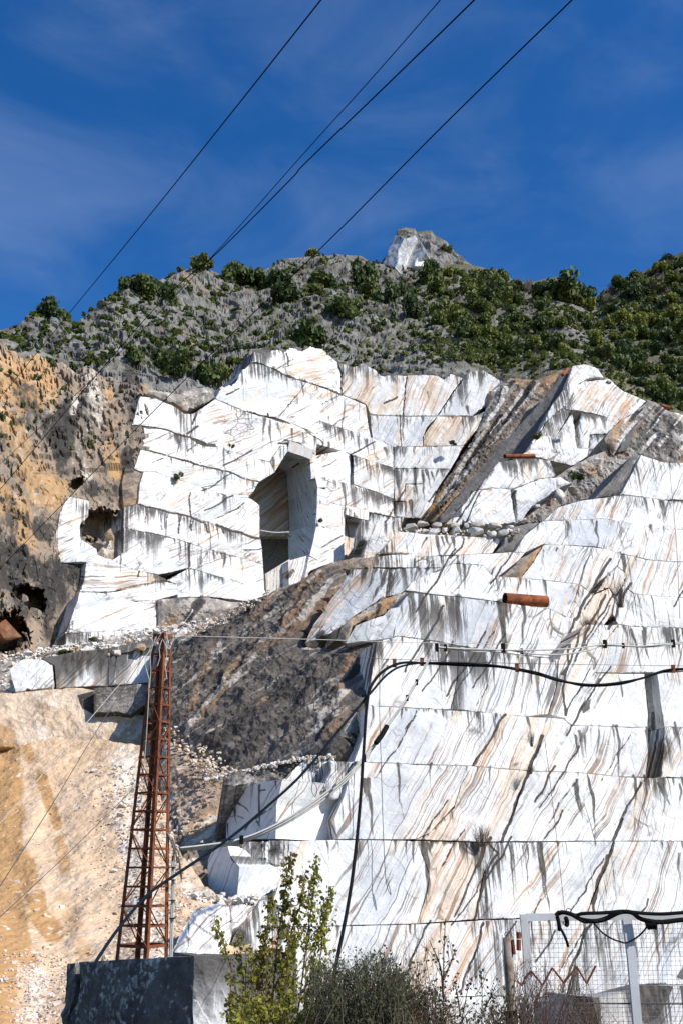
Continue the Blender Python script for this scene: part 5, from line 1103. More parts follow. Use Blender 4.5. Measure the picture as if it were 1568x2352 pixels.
WOOD = [(975,650),(1100,640),(1190,668),(1210,720),(1225,800),(1180,830),(1060,810),(1010,740)]
fill(56, WOOD, 18, 56, lambda x, y, w: (lambda ol: note(tree(x, y, w, w*rng.uniform(.75, 1.0), 'bushy evergreen tree in the dense wood right below the pinnacle', 'trees of the wood below the pinnacle', ol), x, y, w, 'tree', 'olive green' if ol else 'dark green'))(bool(rng.random() < .42)))
WOOD2 = [(1225,700),(1350,690),(1372,700),(1420,790),(1400,850),(1300,835),(1225,810)]
fill(34, WOOD2, 16, 46, lambda x, y, w: (lambda ol: note(tree(x, y, w, w*rng.uniform(.7, .95), 'bushy tree on the slope below the notch between the two hills', 'trees on the slope below the notch', ol), x, y, w, 'tree', 'olive green' if ol else 'dark green'))(bool(rng.random() < .5)), .62)
RHILL = [(1395,720),(1425,665),(1500,628),(1568,596),(1600,590),(1600,975),(1530,945),(1480,905),(1400,860),(1380,800)]
fill(104, RHILL, 16, 52, lambda x, y, w: (lambda ol: note(tree(x, y, w, w*rng.uniform(.7, .95), 'bushy tree in the thick wood covering the right hand hill', 'trees of the right hand hill', ol), x, y, w, 'tree', 'olive green' if ol else 'dark green'))(bool(rng.random() < .55)), .55)
fill(26, [(1380,672),(1430,648),(1560,590),(1600,580),(1600,690),(1500,730),(1400,720)], 16, 34, lambda x, y, w: note(shrub(x, y, w, w*.8, 'leafless brownish shrub near the skyline of the right hand hill', 'bare shrubs on the right hand hill', 2), x, y, w, 'shrub', 'leafless brown'))
fill(9, [(1195,665),(1225,655),(1230,672),(1200,680)], 12, 20, lambda x, y, w: note(shrub(x, y, w, w*1.3, 'leafless sapling on the ridge left of the two dark crowns', 'bare saplings on the middle ridge', 2), x, y, w, 'shrub', 'leafless brown'), .2)
CRAG = [(5,770),(180,770),(290,700),(420,640),(500,650),(640,700),(650,770),(560,850),(470,900),(330,880),(150,860),(5,840)]
fill(105, CRAG, 8, 26, lambda x, y, w: (lambda kd: note(shrub(x, y, w, w*rng.uniform(.7, 1.1), 'small dark shrub rooted in the grey crags of the left mountainside', 'shrubs in the left crags', kd), x, y, w, 'shrub', ['dark green', 'olive green'][kd]))(0 if rng.random() < .85 else 1), .7)
fill(60, [(650,610),(850,615),(960,640),(1000,760),(1010,830),(860,830),(720,790),(650,720)], 8, 26, lambda x, y, w: (lambda kd: note(shrub(x, y, w, w*rng.uniform(.7, 1.0), 'small shrub on the crags between the largest round tree and the wood', 'shrubs in the middle crags', kd), x, y, w, 'shrub', ['dark green', 'olive green'][kd]))(0 if rng.random() < .75 else 1), .7)
fill(28, [(330,800),(520,820),(500,905),(400,915),(330,890)], 14, 34, lambda x, y, w: note(shrub(x, y, w, w*.8, 'dark shrub in the thicket on the left rim of the white face', 'shrubs on the left rim'), x, y, w, 'shrub', 'dark green'), .45)
fill(34, [(1040,835),(1160,845),(1300,845),(1400,870),(1490,920),(1470,930),(1380,890),(1150,872)], 10, 24, lambda x, y, w: (lambda kd: note(shrub(x, y, w, w*.7, 'low shrub along the brink above the right part of the quarry', 'shrubs along the quarry brink', kd), x, y, w, 'shrub', ['dark green', 'olive green'][kd]))(1 if rng.random() < .5 else 0), .5)
# low scrub and grass of the slopes: one mass
def scrub(name, n, regions, size, mat):
    vs, fs = [], []; b = 0
    tp = [crown(500+i, 3, 26, .3, .55, .8) for i in range(5)]
    for k in range(n):
        x0, x1, y0, y1 = regions[k % len(regions)]; x = rng.uniform(x0, x1); y = rng.uniform(y0, y1)
        if y < float(interp(x, ridge))+4 or y > float(interp(x, foot)): continue
        p = ground_at('mountain', x, y); v, f = tp[k % 5]; s = rng.uniform(*size); w = v*s+p-np.array([0, 0, .1*s])
        vs.append(w); fs += [tuple(i+b for i in q) for q in f]; b += len(v)
    o = meshobj(name, np.vstack(vs), fs, M[mat]); o['kind'] = 'stuff'
scrub('low_scrub', 2300, [(0,560,640,900),(560,1000,600,850),(950,1400,620,850),(1370,1600,580,950),(1000,1500,640,860)], (.5, 2.0), 'leaf_olive')
scrub('heath', 1700, [(0,560,640,900),(560,1000,600,850),(950,1400,620,850)], (.4, 1.5), 'leaf_dark')
# plants on cliffs and benches: (sheet or distance, x, y, w, h, kind, label)
def bench_shrub(x, y, Y, w, h, kind, label):
    p = P3(x, y, Y); sx = w*Y/FP*.5/.66; sz = h*Y/FP*1.05
    o = link(bpy.data.objects.new('bare_shrub' if kind == 2 else 'shrub', random.choice([SH, SHO, SHB][kind]))); o.location = p; o.scale = (sx, sx, sz); o.rotation_euler = (0, 0, random.uniform(0, 6)); props(o, label, 'shrub')
bench_shrub(408,1104,ldep(408,1104)-1.2,28,24,0,'dark shrub growing from a crack high on the left white wall')
bench_shrub(533,1030,ldep(533,1030)-1.0,16,13,0,'tiny green plant on the left white wall above the tunnel')
bench_shrub(736,1202,ldep(736,1202)-1.2,14,12,0,'tiny green plant on the ledge right of the tall tunnel')
bench_shrub(1380,1255,84,52,40,2,'leafless twiggy bush on the white bench at the upper right')
bench_shrub(1325,1102,108,44,30,0,'green shrub in the dark scree below the upper right slabs')
bench_shrub(1400,1048,109,40,34,2,'grey leafless shrub high in the dark scree at the right')
bench_shrub(1260,1162,105,30,22,2,'brown leafless shrub at the foot of the shaded boulder')
bench_shrub(215,1478,96,24,14,0,'low green tuft on the rubble ledge below the left white wall')
bench_shrub(150,1505,83,40,16,1,'straggling olive tuft on the left end of the rubble ledge')
bench_shrub(530,1425,88,44,26,2,'dry brown bush at the right end of the rubble ledge')
bench_shrub(1220,1715,60.0,18,34,2,'dry weeds in the long dark fissure of the front wall')
bench_shrub(1216,1778,59.5,26,22,2,'dry tuft at the foot of the long dark fissure')
bench_shrub(1106,1945,57.5,46,46,2,'dry brambles hanging in the fissure of the lower front wall')
bench_shrub(1425,1395,70.5,44,60,2,'dry brown brush in the earthy hollow at the right')
bench_shrub(1350,1445,68.5,46,26,2,'dry brush under the ochre crackled slab')
bench_shrub(1036,1030-7,ldep(880,1030)+2,24,12,1,'green tuft on the ledge at the edge of the dark seam')
bench_shrub(1228,1010,131,30,14,0,'green tuft on the slanting dark slab')
# shrubs on the ochre cliff
fill(40, [(5,835),(150,880),(330,905),(325,1000),(250,1050),(120,1060),(5,1040)], 6, 18, lambda x, y, w: note(shrub(x, y, w, w*rng.uniform(.8, 1.3), 'small dark shrub clinging to the ochre and grey cliff at the left', 'shrubs on the left cliff', 0, 'cliff'), x, y, w, 'shrub', 'dark green'), .8)

name_filled()
# ------------------------------------------------------------ materials of man-made things
M['rust'] = plain('rusty_steel', (.20, .060, .025), .85, .0, .5, 5, (.085, .032, .02))
M['rust_pipe'] = plain('rusty_pipe_steel', (.30, .085, .025), .85, .0, .5, 1.6, (.14, .045, .022), (.42, .62))
M['rust_in'] = plain('rusty_pipe_inside', (.10, .035, .018), .9)
M['black_rubber'] = plain('black_cable', (.010, .010, .011), .85)
M['blue_rubber'] = plain('dark_blue_cable', (.008, .013, .020), .85)
M['grey_pvc'] = plain('pale_conduit', (.42, .41, .38), .55, 0, .2, 3)
for k_ in ('black_rubber', 'blue_rubber'): M[k_].node_tree.nodes['Principled BSDF'].inputs['Specular IOR Level'].default_value = .06
M['wire'] = plain('steel_wire', (.10, .095, .09), .5, .3)
M['galv'] = plain('galvanised_steel', (.52, .53, .55), .6, .05, .12, 3)
M['galv_rust'] = plain('galvanised_steel_with_rust', (.50, .495, .50), .65, .05, .5, 3.5, (.32, .17, .09), (.54, .66))
M['post'] = plain('weathered_post', (.30, .25, .20), .85, 0, .4, 5, (.17, .10, .06))
M['mesh_wire'] = plain('mesh_wire', (.22, .215, .21), .5, .4)

# ------------------------------------------------------------ lattice mast
def mast():
    YF = 30.0; root_p = at(337, 2199, YF); zb = root_p.z
    FB, LB_, RB = at(337, 2199, YF), None, None
    LB_ = at(266, 2199, YF+.63); RB = at(386, 2197, YF+.93); BB = LB_+RB-FB
    H0 = FB.z
    yt = YF+.42; FT = at(378, 1452, yt); k_ = .375
    ctr = lambda a, b: (a+b)/2
    LT = at(353, 1457, yt+.25); RT = at(395, 1460, yt+.36); BT = LT+RT-FT
    zt = FT.z; LT.z = zt; RT.z = zt; BT.z = zt; LB_.z = H0; RB.z = H0; BB.z = H0
    root = empty('lattice_mast', ((FB+BB)/2).to_tuple()); props(root, 'tall rusty lattice mast standing behind the black stone block', 'mast')
    o = root.location; loc = lambda p: p-o
    legs = [(FB, FT), (LB_, LT), (RB, RT), (BB, BT)]
    P = lambda i, t: legs[i][0].lerp(legs[i][1], t)
    dx = (RB-FB).normalized(); dy = (LB_-FB).normalized()
    for i in range(4):   # angle iron legs, with their foot below the block
        a, b = loc(P(i, -.22)), loc(P(i, 1.0)); m = MB()
        s1 = 1 if i in (0, 1) else -1; s2 = 1 if i in (0, 2) else -1
        w = .125
        m.beam(a+dx*s1*w/2, b+dx*s1*w/2, w, .016, dy.cross(Vector((0, 0, 1)))) if False else None
        for d, n_ in ((dx*s1, dy), (dy*s2, dx)):
            q = [a, a+d*w, b+d*w*.85, b]; th = n_*(.016*(s2 if n_ is dy else s1))
            v = q+[x+th for x in q]; m.add(v, [(0, 1, 2, 3), (7, 6, 5, 4), (0, 4, 5, 1), (1, 5, 6, 2), (2, 6, 7, 3), (3, 7, 4, 0)])
        m.build('leg', M['rust'], root)
    N = 17; ts = [.028+(.985-.028)*j/(N) for j in range(N+1)]
    faces = [(0, 1), (0, 2), (1, 3), (2, 3)]
    for fi, (a, b) in enumerate(faces):
        for j, t in enumerate(ts):
            w = .085 if j == 0 else .055
            m = MB(); m.beam(loc(P(a, t)), loc(P(b, t)), .014, w); m.build('rung', M['rust'], root)
        for j in range(0, N-1, 2):
            x, y = (a, b) if (j//2) % 2 == 0 else (b, a)
            if fi in (1, 2): x, y = y, x
            m = MB(); m.beam(loc(P(x, ts[j])), loc(P(y, ts[j+2])), .04, .014); m.build('brace', M['rust'], root)
    m = MB()
    for a, b in ((0, 1), (0, 2), (1, 3), (2, 3)): m.beam(loc(P(a, .992)), loc(P(b, .992)), .02, .10)
    m.beam(loc(P(0, .985)), loc(P(3, .985)), .05, .05); m.build('top_frame', M['rust'], root)
    m = MB()     # loose ends wound round the head
    for k in range(9):
        pts = [P(random.choice([0, 1, 2]), 1-random.uniform(0, .02))+Vector((random.uniform(-.1, .1), random.uniform(-.12, 0), random.uniform(-.1, .08))) for _ in range(2)]
        mid = pts[0].lerp(pts[1], .5)+Vector((random.uniform(-.12, .12), -.08, -random.uniform(.15, .5)))
        m.tube([loc(Vector(q)) for q in spline([pts[0], mid, pts[1]], 7)], .012, 5)
    for pxs in ([(352,1470),(345,1490),(334,1515),(336,1535),(343,1560),(342,1600),(340,1640),(337,1690),(333,1740),(331,1770)], [(360,1462),(352,1480),(345,1505),(347,1540),(344,1580)], [(372,1470),(366,1490),(368,1510),(362,1530)], [(386,1465),(381,1480),(384,1500),(380,1530),(384,1560)]):
        m.tube([loc(at(x, y, 30.15)) for x, y in pxs], .013, 5)
    m.build('loose_cable', M['grey_pvc'], root)
    m = MB()
    for x0, x1 in ((397, 391), (400, 395)): m.tube([loc(at(x0, 1965, 30.85)), loc(at(x0-1, 2050, 30.85)), loc(at(x1, 2194, 30.85)), loc(at(x1-1, 2260, 30.85))], .030, 8)
    m.build('conduit', M['grey_pvc'], root)
    m = MB()
    for y in (1992, 2021, 2068, 2109): m.beam(at(389, y, 30.8)-o, at(404, y, 30.8)-o, .09, .025)
    m.build('clamp', M['black_rubber'], root)
    m = MB()
    for pxs in ([(385,1913),(392,1925),(400,1940),(410,1955),(413,1968)], [(386,1915),(395,1935),(402,1950),(406,1965),(409,1982)], [(392,1930),(398,1930),(404,1945),(400,1960)], [(410,1968),(414,1985),(416,2005),(418,2020)], [(397,1940),(402,1955),(398,1975)]): m.tube([at(x, y, 30.8)-o for x, y in pxs], .028, 6)
    m.build('rope_knot', M['wire'], root)
mast()

# ------------------------------------------------------------ cables
def cable(name, label, cat, pts, r, mat, group=None, n=10, sides=6, clips=None):
    P = spline([at(*q) for q in pts], n); o = Vector(P[0]); m = MB(); m.tube([Vector(p)-o for p in P], r, sides)
    ob = m.build(name, M[mat], None, True); ob.location = o; props(ob, label, cat, group)
    if clips:
        for x, y, Y, s in clips:
            c_ = at(x, y, Y)-o; k = MB(); k.beam(c_-Vector((0, 0, s)), c_+Vector((0, 0, s)), s*.5, s*.9); k.build('hanger', M['rust'] if mat != 'grey_pvc' else M['black_rubber'], ob)
    return ob
cable('overhead_cable', 'leftmost overhead cable crossing the sky to the upper centre', 'cable', [(-40,960,88),(0,915,84),(155,725,66),(330,512,50),(530,262,36),(737,0,27),(840,-130,23)], .030, 'black_rubber', n=8)
cable('overhead_cable', 'thinner upper one of the two middle overhead cables that cross', 'cable', [(-40,1108,92),(0,1067,88),(250,835,70),(470,608,54),(700,350,42),(860,172,36),(1010,0,31),(1120,-130,28)], .024, 'black_rubber', n=8)
cable('overhead_cable', 'thicker lower one of the two middle overhead cables that cross', 'cable', [(-40,1163,88),(0,1125,84),(330,737,60),(500,580,50),(665,415,42),(700,376,40),(900,183,33),(1088,0,28),(1220,-130,25)], .034, 'black_rubber', n=8)
cable('overhead_cable', 'rightmost overhead cable passing the small summit tree', 'cable', [(-40,1352,86),(0,1307,82),(230,1070,64),(460,838,50),(725,582,39),(1020,285,30),(1312,0,25),(1445,-130,22)], .027, 'black_rubber', n=8)
cable('guy_wire', 'thin dark stay wire from the mast head down to the left, middle one of three', 'wire', [(350,1478,30),(220,1683,26),(127,1837,22.5),(0,2037,18.5),(-40,2100,17.5)], .010, 'wire')
cable('guy_wire', 'pale uppermost stay wire from the mast head down to the left', 'wire', [(350,1490,30.2),(270,1578,28),(100,1777,24),(0,1892,22),(-40,1938,21)], .009, 'grey_pvc')
cable('guy_wire', 'lowest stay wire leaving the middle of the mast to the lower left', 'wire', [(330,1790,30.2),(312,1807,29.5),(160,1957,25),(0,2107,21.5),(-40,2145,20.7)], .009, 'wire')
cable('black_cable', 'thick black cable that bends down the white wall to the bottom bushes', 'cable', [(1600,1536,46),(1530,1539,45),(1465,1560,44),(1370,1573,43),(1290,1565,42.5),(1230,1548,42),(1150,1532,41),(1060,1528,40),(970,1523,39),(920,1523,38),(880,1541,37),(852,1575,36),(842,1620,35),(836,1700,34),(826,1850,32),(812,1990,30),(795,2100,28.5),(770,2225,27),(760,2300,26)], .055, 'black_rubber',
      clips=[(905,1523,37.8,.16),(968,1520,38.9,.16),(1186,1534,41.4,.17),(1545,1536,45.2,.18)])
cable('black_cable', 'second black cable sagging deeper and slanting down to the rusty mast', 'cable', [(1600,1534,46.2),(1530,1542,45.1),(1480,1556,44.3),(1420,1572,43.6),(1340,1575,42.9),(1280,1560,42.5),(1220,1542,42),(1120,1527,40.5),(1000,1522,39.2),(930,1528,38),(890,1548,37),(850,1592,36),(780,1675,34),(695,1777,33),(610,1856,32),(525,1927,31.3),(415,2002,30.4),(340,2055,29.4),(275,2130,27.6),(225,2202,25.5),(205,2235,24.5)], .042, 'blue_rubber')
cable('messenger_wire', 'thin wire above the black cables', 'wire', [(880,1514,38),(1000,1517,39),(1200,1524,41.5),(1600,1530,46.2)], .012, 'wire')
cable('messenger_wire', 'thin wire running from the mast head above the pale conduits', 'wire', [(395,1460,30.4),(700,1468,34),(1000,1477,38),(1300,1479,42),(1600,1477,46)], .012, 'grey_pvc')
cable('messenger_wire', 'faint lower wire leaving the mast head to the right', 'wire', [(395,1463,30.4),(560,1476,33),(784,1503,36),(880,1514,38)], .010, 'wire')
for lab, dy, dr in (('upper pale conduit from the mast up across the white wall', -4, 0), ('middle pale conduit between two others from the mast up the white wall', 0, .1), ('lower pale conduit from the mast up across the white wall', 4, .2)):
    cable('pale_conduit', lab, 'conduit', [(413,1950+dy*.6,30.8+dr),(470,1945+dy,31.2+dr),(540,1934+dy,31.9+dr),(610,1910+dy*1.2,32.6+dr),(680,1873+dy*1.5,33.3+dr),(750,1825+dy*1.6,34+dr),(800,1783+dy*1.4,34.6+dr),(850,1724+dy,35.3+dr),(890,1666+dy*.6,36+dr),(930,1610+dy*.5,36.6+dr),(965,1551+dy*.5,37.3+dr),(985,1513+dy*.5,37.6+dr),(1002,1487,38+dr)], .030 if dy else .034, 'grey_pvc',
          clips=[(555,1929,32,.13),(836,1742,35.1,.13),(934,1603,36.7,.11),(956,1567,37.1,.11)] if dy == 0 else None)
cable('cable_splice', 'black taped splice on the slanting pale conduits', 'splice', [(862,1707,35.3),(875,1690,35.5),(888,1668,35.8)], .09, 'black_rubber')
for lab, pts in (('upper pale conduit slung along the wall to the right', [(1000,1486,38),(1060,1490,38.8),(1154,1493,40),(1240,1493,41),(1320,1489,42),(1388,1481,43),(1480,1484,44.3),(1600,1470,46)]),
                 ('lower pale conduit sagging along the wall to the right', [(1000,1487,38.1),(1060,1494,38.9),(1110,1497,39.5),(1154,1492,40.1),(1225,1502,40.9),(1290,1503,41.7),(1350,1494,42.5),(1390,1483,43.1),(1480,1486,44.4),(1530,1482,45),(1600,1474,46)])):
    cable('pale_conduit', lab, 'conduit', pts, .034, 'grey_pvc', clips=[(1002,1487,37.9,.16),(1022,1488,38.3,.14),(1154,1488,40,.18),(1197,1496,40.6,.12),(1388,1479,43,.18),(1430,1483,43.6,.12),(1545,1478,45.2,.18)] if lab[0] == 'u' else None)
cable('hanging_rope', 'thin rope with a loop hanging down the white wall beside the black cable', 'rope', [(864,1475,56),(871,1560,56),(871,1640,56),(876,1800,55.5),(879,1900,55.2),(884,2005,55),(889,2040,55),(897,2055,55),(894,2040,55),(887,2020,55)], .022, 'wire')
cable('hanging_rope', 'thin rope with a loop hanging above the broken corner blocks', 'rope', [(708,1480,55),(716,1560,55),(722,1650,55),(720,1770,55),(719,1790,55),(716,1815,55),(724,1830,55),(728,1812,55),(720,1795,55)], .022, 'wire')
cable('hanging_rope', 'faint rope hanging straight down the right part of the front wall', 'rope', [(1250,1700,56),(1265,1820,55.7),(1280,1950,55.2),(1292,2060,55),(1297,2105,54.8)], .016, 'wire')
cable('hanging_rope', 'thin wire hanging down the wall at the right edge', 'rope', [(1535,1060,84),(1552,1250,74),(1560,1420,66)], .02, 'wire')
cable('hanging_rope', 'white hose slung across the tall tunnel', 'hose', [(597,1218,122),(630,1223,124),(664,1222,127)], .09, 'grey_pvc')
cable('hanging_rope', 'white hose lying down the dark slab at the upper right', 'hose', [(1469,1052,97),(1446,1075,97),(1420,1108,96),(1396,1128,96),(1378,1145,94)], .06, 'grey_pvc')

# ------------------------------------------------------------ rusty pipes
def pipe(label, a, b, r, mat='rust_pipe', rings=(.3, .62)):
    a, b = Vector(a), Vector(b); root = empty('rusty_pipe', a.to_tuple()); props(root, label, 'pipe')
    d = (b-a); L = d.length; d.normalize(); x = d.cross(Vector((0, 0, 1))).normalized(); y = x.cross(d); n = 28
    m = MB(); ns = 16; v = []; f = []
    for i in range(ns+1):
        for k in range(n):
            w = 1+.012*math.sin(k*5+i*1.7)+.008*random.uniform(-1, 1); v.append(d*(L*i/ns)+(x*math.cos(6.2832*k/n)+y*math.sin(6.2832*k/n))*r*w)
    for i in range(ns):
        for k in range(n): f.append((i*n+k, i*n+(k+1) % n, (i+1)*n+(k+1) % n, (i+1)*n+k))
    m.add(v, f); m.build('outer_wall', M[mat], root, True)
    m = MB(); r2 = r*.93; v = [d*(L*t)+(x*math.cos(6.2832*k/n)+y*math.sin(6.2832*k/n))*r2 for t in (0, 1) for k in range(n)]
    m.add(v, [(k, k+n, (k+1) % n+n, (k+1) % n) for k in range(n)]); m.build('inner_wall', M['rust_in'], root, True)
    for t in (0, 1):
        m = MB(); v = [d*(L*t)+(x*math.cos(6.2832*k/n)+y*math.sin(6.2832*k/n))*q for q in (r*1.01, r2) for k in range(n)]
        m.add(v, [(k, (k+1) % n, (k+1) % n+n, k+n) for k in range(n)]); m.build('rim', M['rust'], root)
    for t in rings:
        m = MB(); m.tube([d*(L*t-.02)+x*0, d*(L*t+.02)], r*1.018, 28, False); m.build('weld_ring', M['rust'], root)
    return root
pipe('wide open rusty pipe lying on a ledge of the front white wall', at(1158,1375,68.0), at(1254,1382,69.0), .415)
pipe('thin long rusty pipe lying on the ledge of the upper right slabs', at(1158,1048,112.0), at(1226,1047,113.5), .27)
cable('rusty_pipe', 'short rusty rail end leaning at the top of the dark slab', 'rail', [(1290,862,126),(1303,848,127)], .25, 'rust_pipe')
m = MB(); m.tube([at(1518,934,139), at(1537,939,139)], .45, 8); props(m.build('red_tank', M['rust_pipe']), 'small red tank half hidden at the edge of the wood on the right', 'tank')
m = MB(); m.beam(at(1513,1086,92), at(1520,1086,92), .4, .55); props(m.build('sign_board', M['galv']), 'small pale board standing on the brink at the right edge', 'board')

# ------------------------------------------------------------ boulders on the bench
def boulder(x, y, Y, w, h, label, group=None, mat='stone_w', seed=0, turn=0.0):
    v, f = hull(13 if mat in ('red_rock', 'ochre') else 22, (.85, 1.0), 900+seed, mat not in ('red_rock', 'ochre')); s = w*Y/FP/2; k = h/w
    o = meshobj('marble_boulder', v*np.array([s, s*.8, s*k*1.1]), f, M[mat]); o.location = at(x, y, Y); o.rotation_euler = (0, 0, turn); props(o, label, 'boulder', group); return o
M['boulder'] = stone_material('boulder_stone', (.66, .65, .63), (.52, .48, .42), (.42, .32, .22))
BL = [(944,1213,38,22,'large grey faced boulder at the left end of the bench row'),(971,1203,36,17,'long white boulder with black veins, second from the left in the bench row'),(1002,1207,30,17,'white veined boulder beside the end of the dark slab'),(994,1222,38,16,'pale flat boulder lying in front of the veined ones'),
 (1019,1217,16,15,'small tan boulder in the middle of the bench row'),(1047,1217,24,13,'white boulder above the rusty stained gap of the bench row'),(1043,1206,28,16,'pale boulder propped behind the bench row, left of the big slab'),(1070,1207,17,13,'squarish pale boulder under the left edge of the big slab'),(1096,1206,40,16,'long white boulder under the big slab'),
 (1092,1221,50,17,'longest low boulder in the front of the bench row'),(1136,1208,44,17,'white block shaped boulder under the right half of the big slab'),(1130,1226,24,14,'tan boulder in front of the white block shaped one'),(1155,1224,30,15,'cracked boulder near the right end of the bench row'),(1171,1212,26,13,'last grey boulder at the right end of the bench row')]
for i, (x, y, w, h, lab) in enumerate(BL): boulder(x, y, 79.6 if y > 1214 else 81.0, w*1.08, h*1.15, lab, None, 'boulder', i, random.uniform(-.3, .3))
pl = [(P3(rng.uniform(915, 1190), rng.uniform(1214, 1236), 79.8+rng.uniform(-.3, .6)), float(rng.uniform(.1, .3))) for i in range(120)]; stones('bench_rubble', pl, M['stone_w'])
boulder(1286,1140,107,44,46,'big split boulder with a shaded left face below the upper right slabs', None, 'boulder', 41, .9)
boulder(1232,1163,104,20,14,'small pale boulder left of the big split one', None, 'boulder', 42)
boulder(1312,1127,109,26,22,'pale rounded boulder right of the big split one', None, 'boulder', 43)
boulder(1396,878,135,22,10,'white loose boulder lying on top of the narrow slab below the wood', None, 'boulder', 44)
boulder(505,2071,50.2,20,15,'rounded white boulder at the foot of the lower shaded block', None, 'boulder', 45)
for x, y, Y, w, h, lab in [(56,1378,104.6,34,40,'tan rock jammed in the left half of the upper cave in the dark cliff'),(80,1408,104.2,40,26,'ochre rock slab at the lower lip of the upper cave in the dark cliff'),(16,1452,101.8,84,66,'large red brown rock bulging out of the lowest cave at the left edge'),(48,1478,103.2,30,50,'ochre rock standing at the right side of the lowest cave'),
    (222,1248,110.6,54,34,'cream rock at the bottom of the angular hole in the left white wall'),(252,1232,110.8,36,60,'tall tan rock at the right side of the angular hole in the left white wall'),(205,1254,110.0,30,22,'small brown rock at the left of the angular hole in the left white wall')]:
    o = boulder(x, y, Y, w*1.1, h*1.1, lab, None, 'red_rock' if 'red' in lab else 'ochre', 46+x, random.uniform(0, 3)); o.rotation_euler = (random.uniform(-.6, .6), random.uniform(-.7, .7), random.uniform(0, 3))
# ------------------------------------------------------------ black stone block in front of the mast
BLK = empty('stone_block', at(300, 2352, 22).to_tuple()); props(BLK, 'huge black weathered stone block at the bottom left corner', 'stone block')
def bpart(*a, **k):
    o = poly(*a, **k); o.parent = BLK; o.matrix_parent_inverse = Matrix.Translation(-BLK.location); return o
FAM['FB'] = (445, 2300, 20.0, 134, 1); FAM['FR'] = (445, 2300, 20.0, 72, 2)
bpart([(176,2210),(224,2206),(392,2197),(446,2196),(444,2300),(440,2460),(170,2460),(163,2330),(178,2300),(182,2250)], 'FB', name='block_face', parent=None, mat='black_block', disp=(.11,1.3,5,True), th=2.6, jit=.03)
bpart([(159,2213),(177,2210),(183,2250),(179,2300),(164,2332),(172,2460),(140,2460),(147,2325),(150,2300),(155,2260)], 'FB', name='block_face', parent=None, soot=.35, drip=.6, crack=.8, disp=(.12,1.6,4,True), th=2.4, jit=.05, off=-.25)
bpart([(446,2196),(560,2200),(600,2202),(600,2460),(440,2460),(444,2300)], 'FR', name='block_face', parent=None, grey=.6, drip=.85, soot=.15, disp=(.08,1.2,4,True), th=2.4, jit=.03)

# ------------------------------------------------------------ shaded stone at the lower right
SB = empty('stone_block', at(1280, 2352, 14).to_tuple()); props(SB, 'low brown stone block with a sloping right edge behind the wire gate', 'stone block')
FAM['SBF'] = (1280, 2400, 14, 124, 1); FAM['SBR'] = (1360, 2400, 13.2, 60, 1)
for a_, k_ in ((([(1188,2303),(1258,2298),(1357,2291),(1372,2355),(1385,2460),(1188,2460)], 'SBF'), dict(soot=.55, ochre=.5, th=1.2)), (([(1357,2291),(1376,2290),(1382,2350),(1392,2460),(1385,2460),(1372,2355)], 'SBR'), dict(ochre=.75, th=.8, anchor=(1360, 2460), Y=13.0))):  # front face: shade painted in as a darker colour
    o = poly(*a_, name='block_face', parent=None, disp=(.03,1.5,3,False), jit=.02, **k_); o.parent = SB; o.matrix_parent_inverse = Matrix.Translation(-SB.location)

# ------------------------------------------------------------ wire gate
GY = 10.0
def gate():
    r = empty('wire_gate', at(1320, 2352, GY).to_tuple()); props(r, 'grey steel gate with wire mesh and black cables along its top rail', 'gate'); o = r.location
    g = lambda x, y, k=0.0: at(x, y, GY+k)-o
    def bar(name, pts, w, mat, dpt=.05):
        m = MB()
        for a, b in zip(pts, pts[1:]): m.beam(g(*a), g(*b), w, dpt, (0, 1, 0))
        return m.build(name, M[mat], r)
    w = .066
    bar('stile', [(1201,2100),(1208,2180),(1222,2460)], w*1.06, 'galv_rust'); bar('stile', [(1437,2108),(1449,2200),(1472,2460)], .078, 'galv')
    bar('top_rail', [(1209,2107,.002),(1640,2103,.002)], w, 'galv')
    # wire mesh, every strand its own length of wire
    m = MB()
    for i in range(43):
        x = 1214+i*10.6; m.tube([g(x, 2112, .03), g(x+(x-784)*.035, 2460, .03)], 0.0014, 4, False)
    m.build('mesh_upright', M['mesh_wire'], r)['kind'] = 'stuff'
    m = MB()
    for j in range(34):
        y = 2122+j*10.6; m.tube([g(1205, y+3, .034), g(1640, y, .034)], 0.0014, 4, False)
    m.build('mesh_cross_wire', M['mesh_wire'], r)['kind'] = 'stuff'
    m = MB()
    zz = [(1186,2252),(1197,2264),(1205,2246),(1218,2230),(1245,2263),(1267,2223),(1294,2258),(1323,2220),(1346,2259),(1367,2218)]
    for a, b in zip(zz, zz[1:]): m.tube([g(*a, -.03), g(*b, -.03)], .0095, 6)
    m.build('zigzag_bar', M['rust'], r)
    for y0, y1 in ((2141, 2156), (2158, 2183)):
        m = MB(); m.tube([g(1190, y0, -.02), g(1190, y1, -.02)], .022, 8); m.build('hinge', M['rust'], r)
    m = MB(); m.beam(g(1203, 2304, .05), g(1600, 2306, .05), .012, .012); m.build('tension_wire', M['wire'], r)
gate()
Z3 = lambda p: (1119.6+p[0]/3.497, 2044+p[1]/3.497)
def near_cable(label, pts, r, Y=9.9, mat='black_rubber', name='black_cable'):
    return cable(name, label, 'cable', [(*Z3(p), Y+random.uniform(-.02, .02)) for p in pts], r, mat, n=6)
near_cable('thick black cable wound along the underside of the gate rail', [(545,200),(600,180),(680,200),(740,235),(830,250),(900,245),(960,225),(1040,185),(1100,175),(1160,185),(1220,230),(1300,250),(1400,258),(1568,240),(1700,240)], .022)
near_cable('black cable lying straight along the top of the gate rail', [(560,178),(620,185),(700,205),(760,190),(900,185),(1000,178),(1100,172),(1250,188),(1400,193),(1568,182),(1700,178)], .017)
near_cable('third black cable tangled at the left end of the gate rail', [(540,205),(570,175),(640,190),(690,215),(740,245),(790,262),(850,250),(930,240),(980,200),(1060,182)], .012)
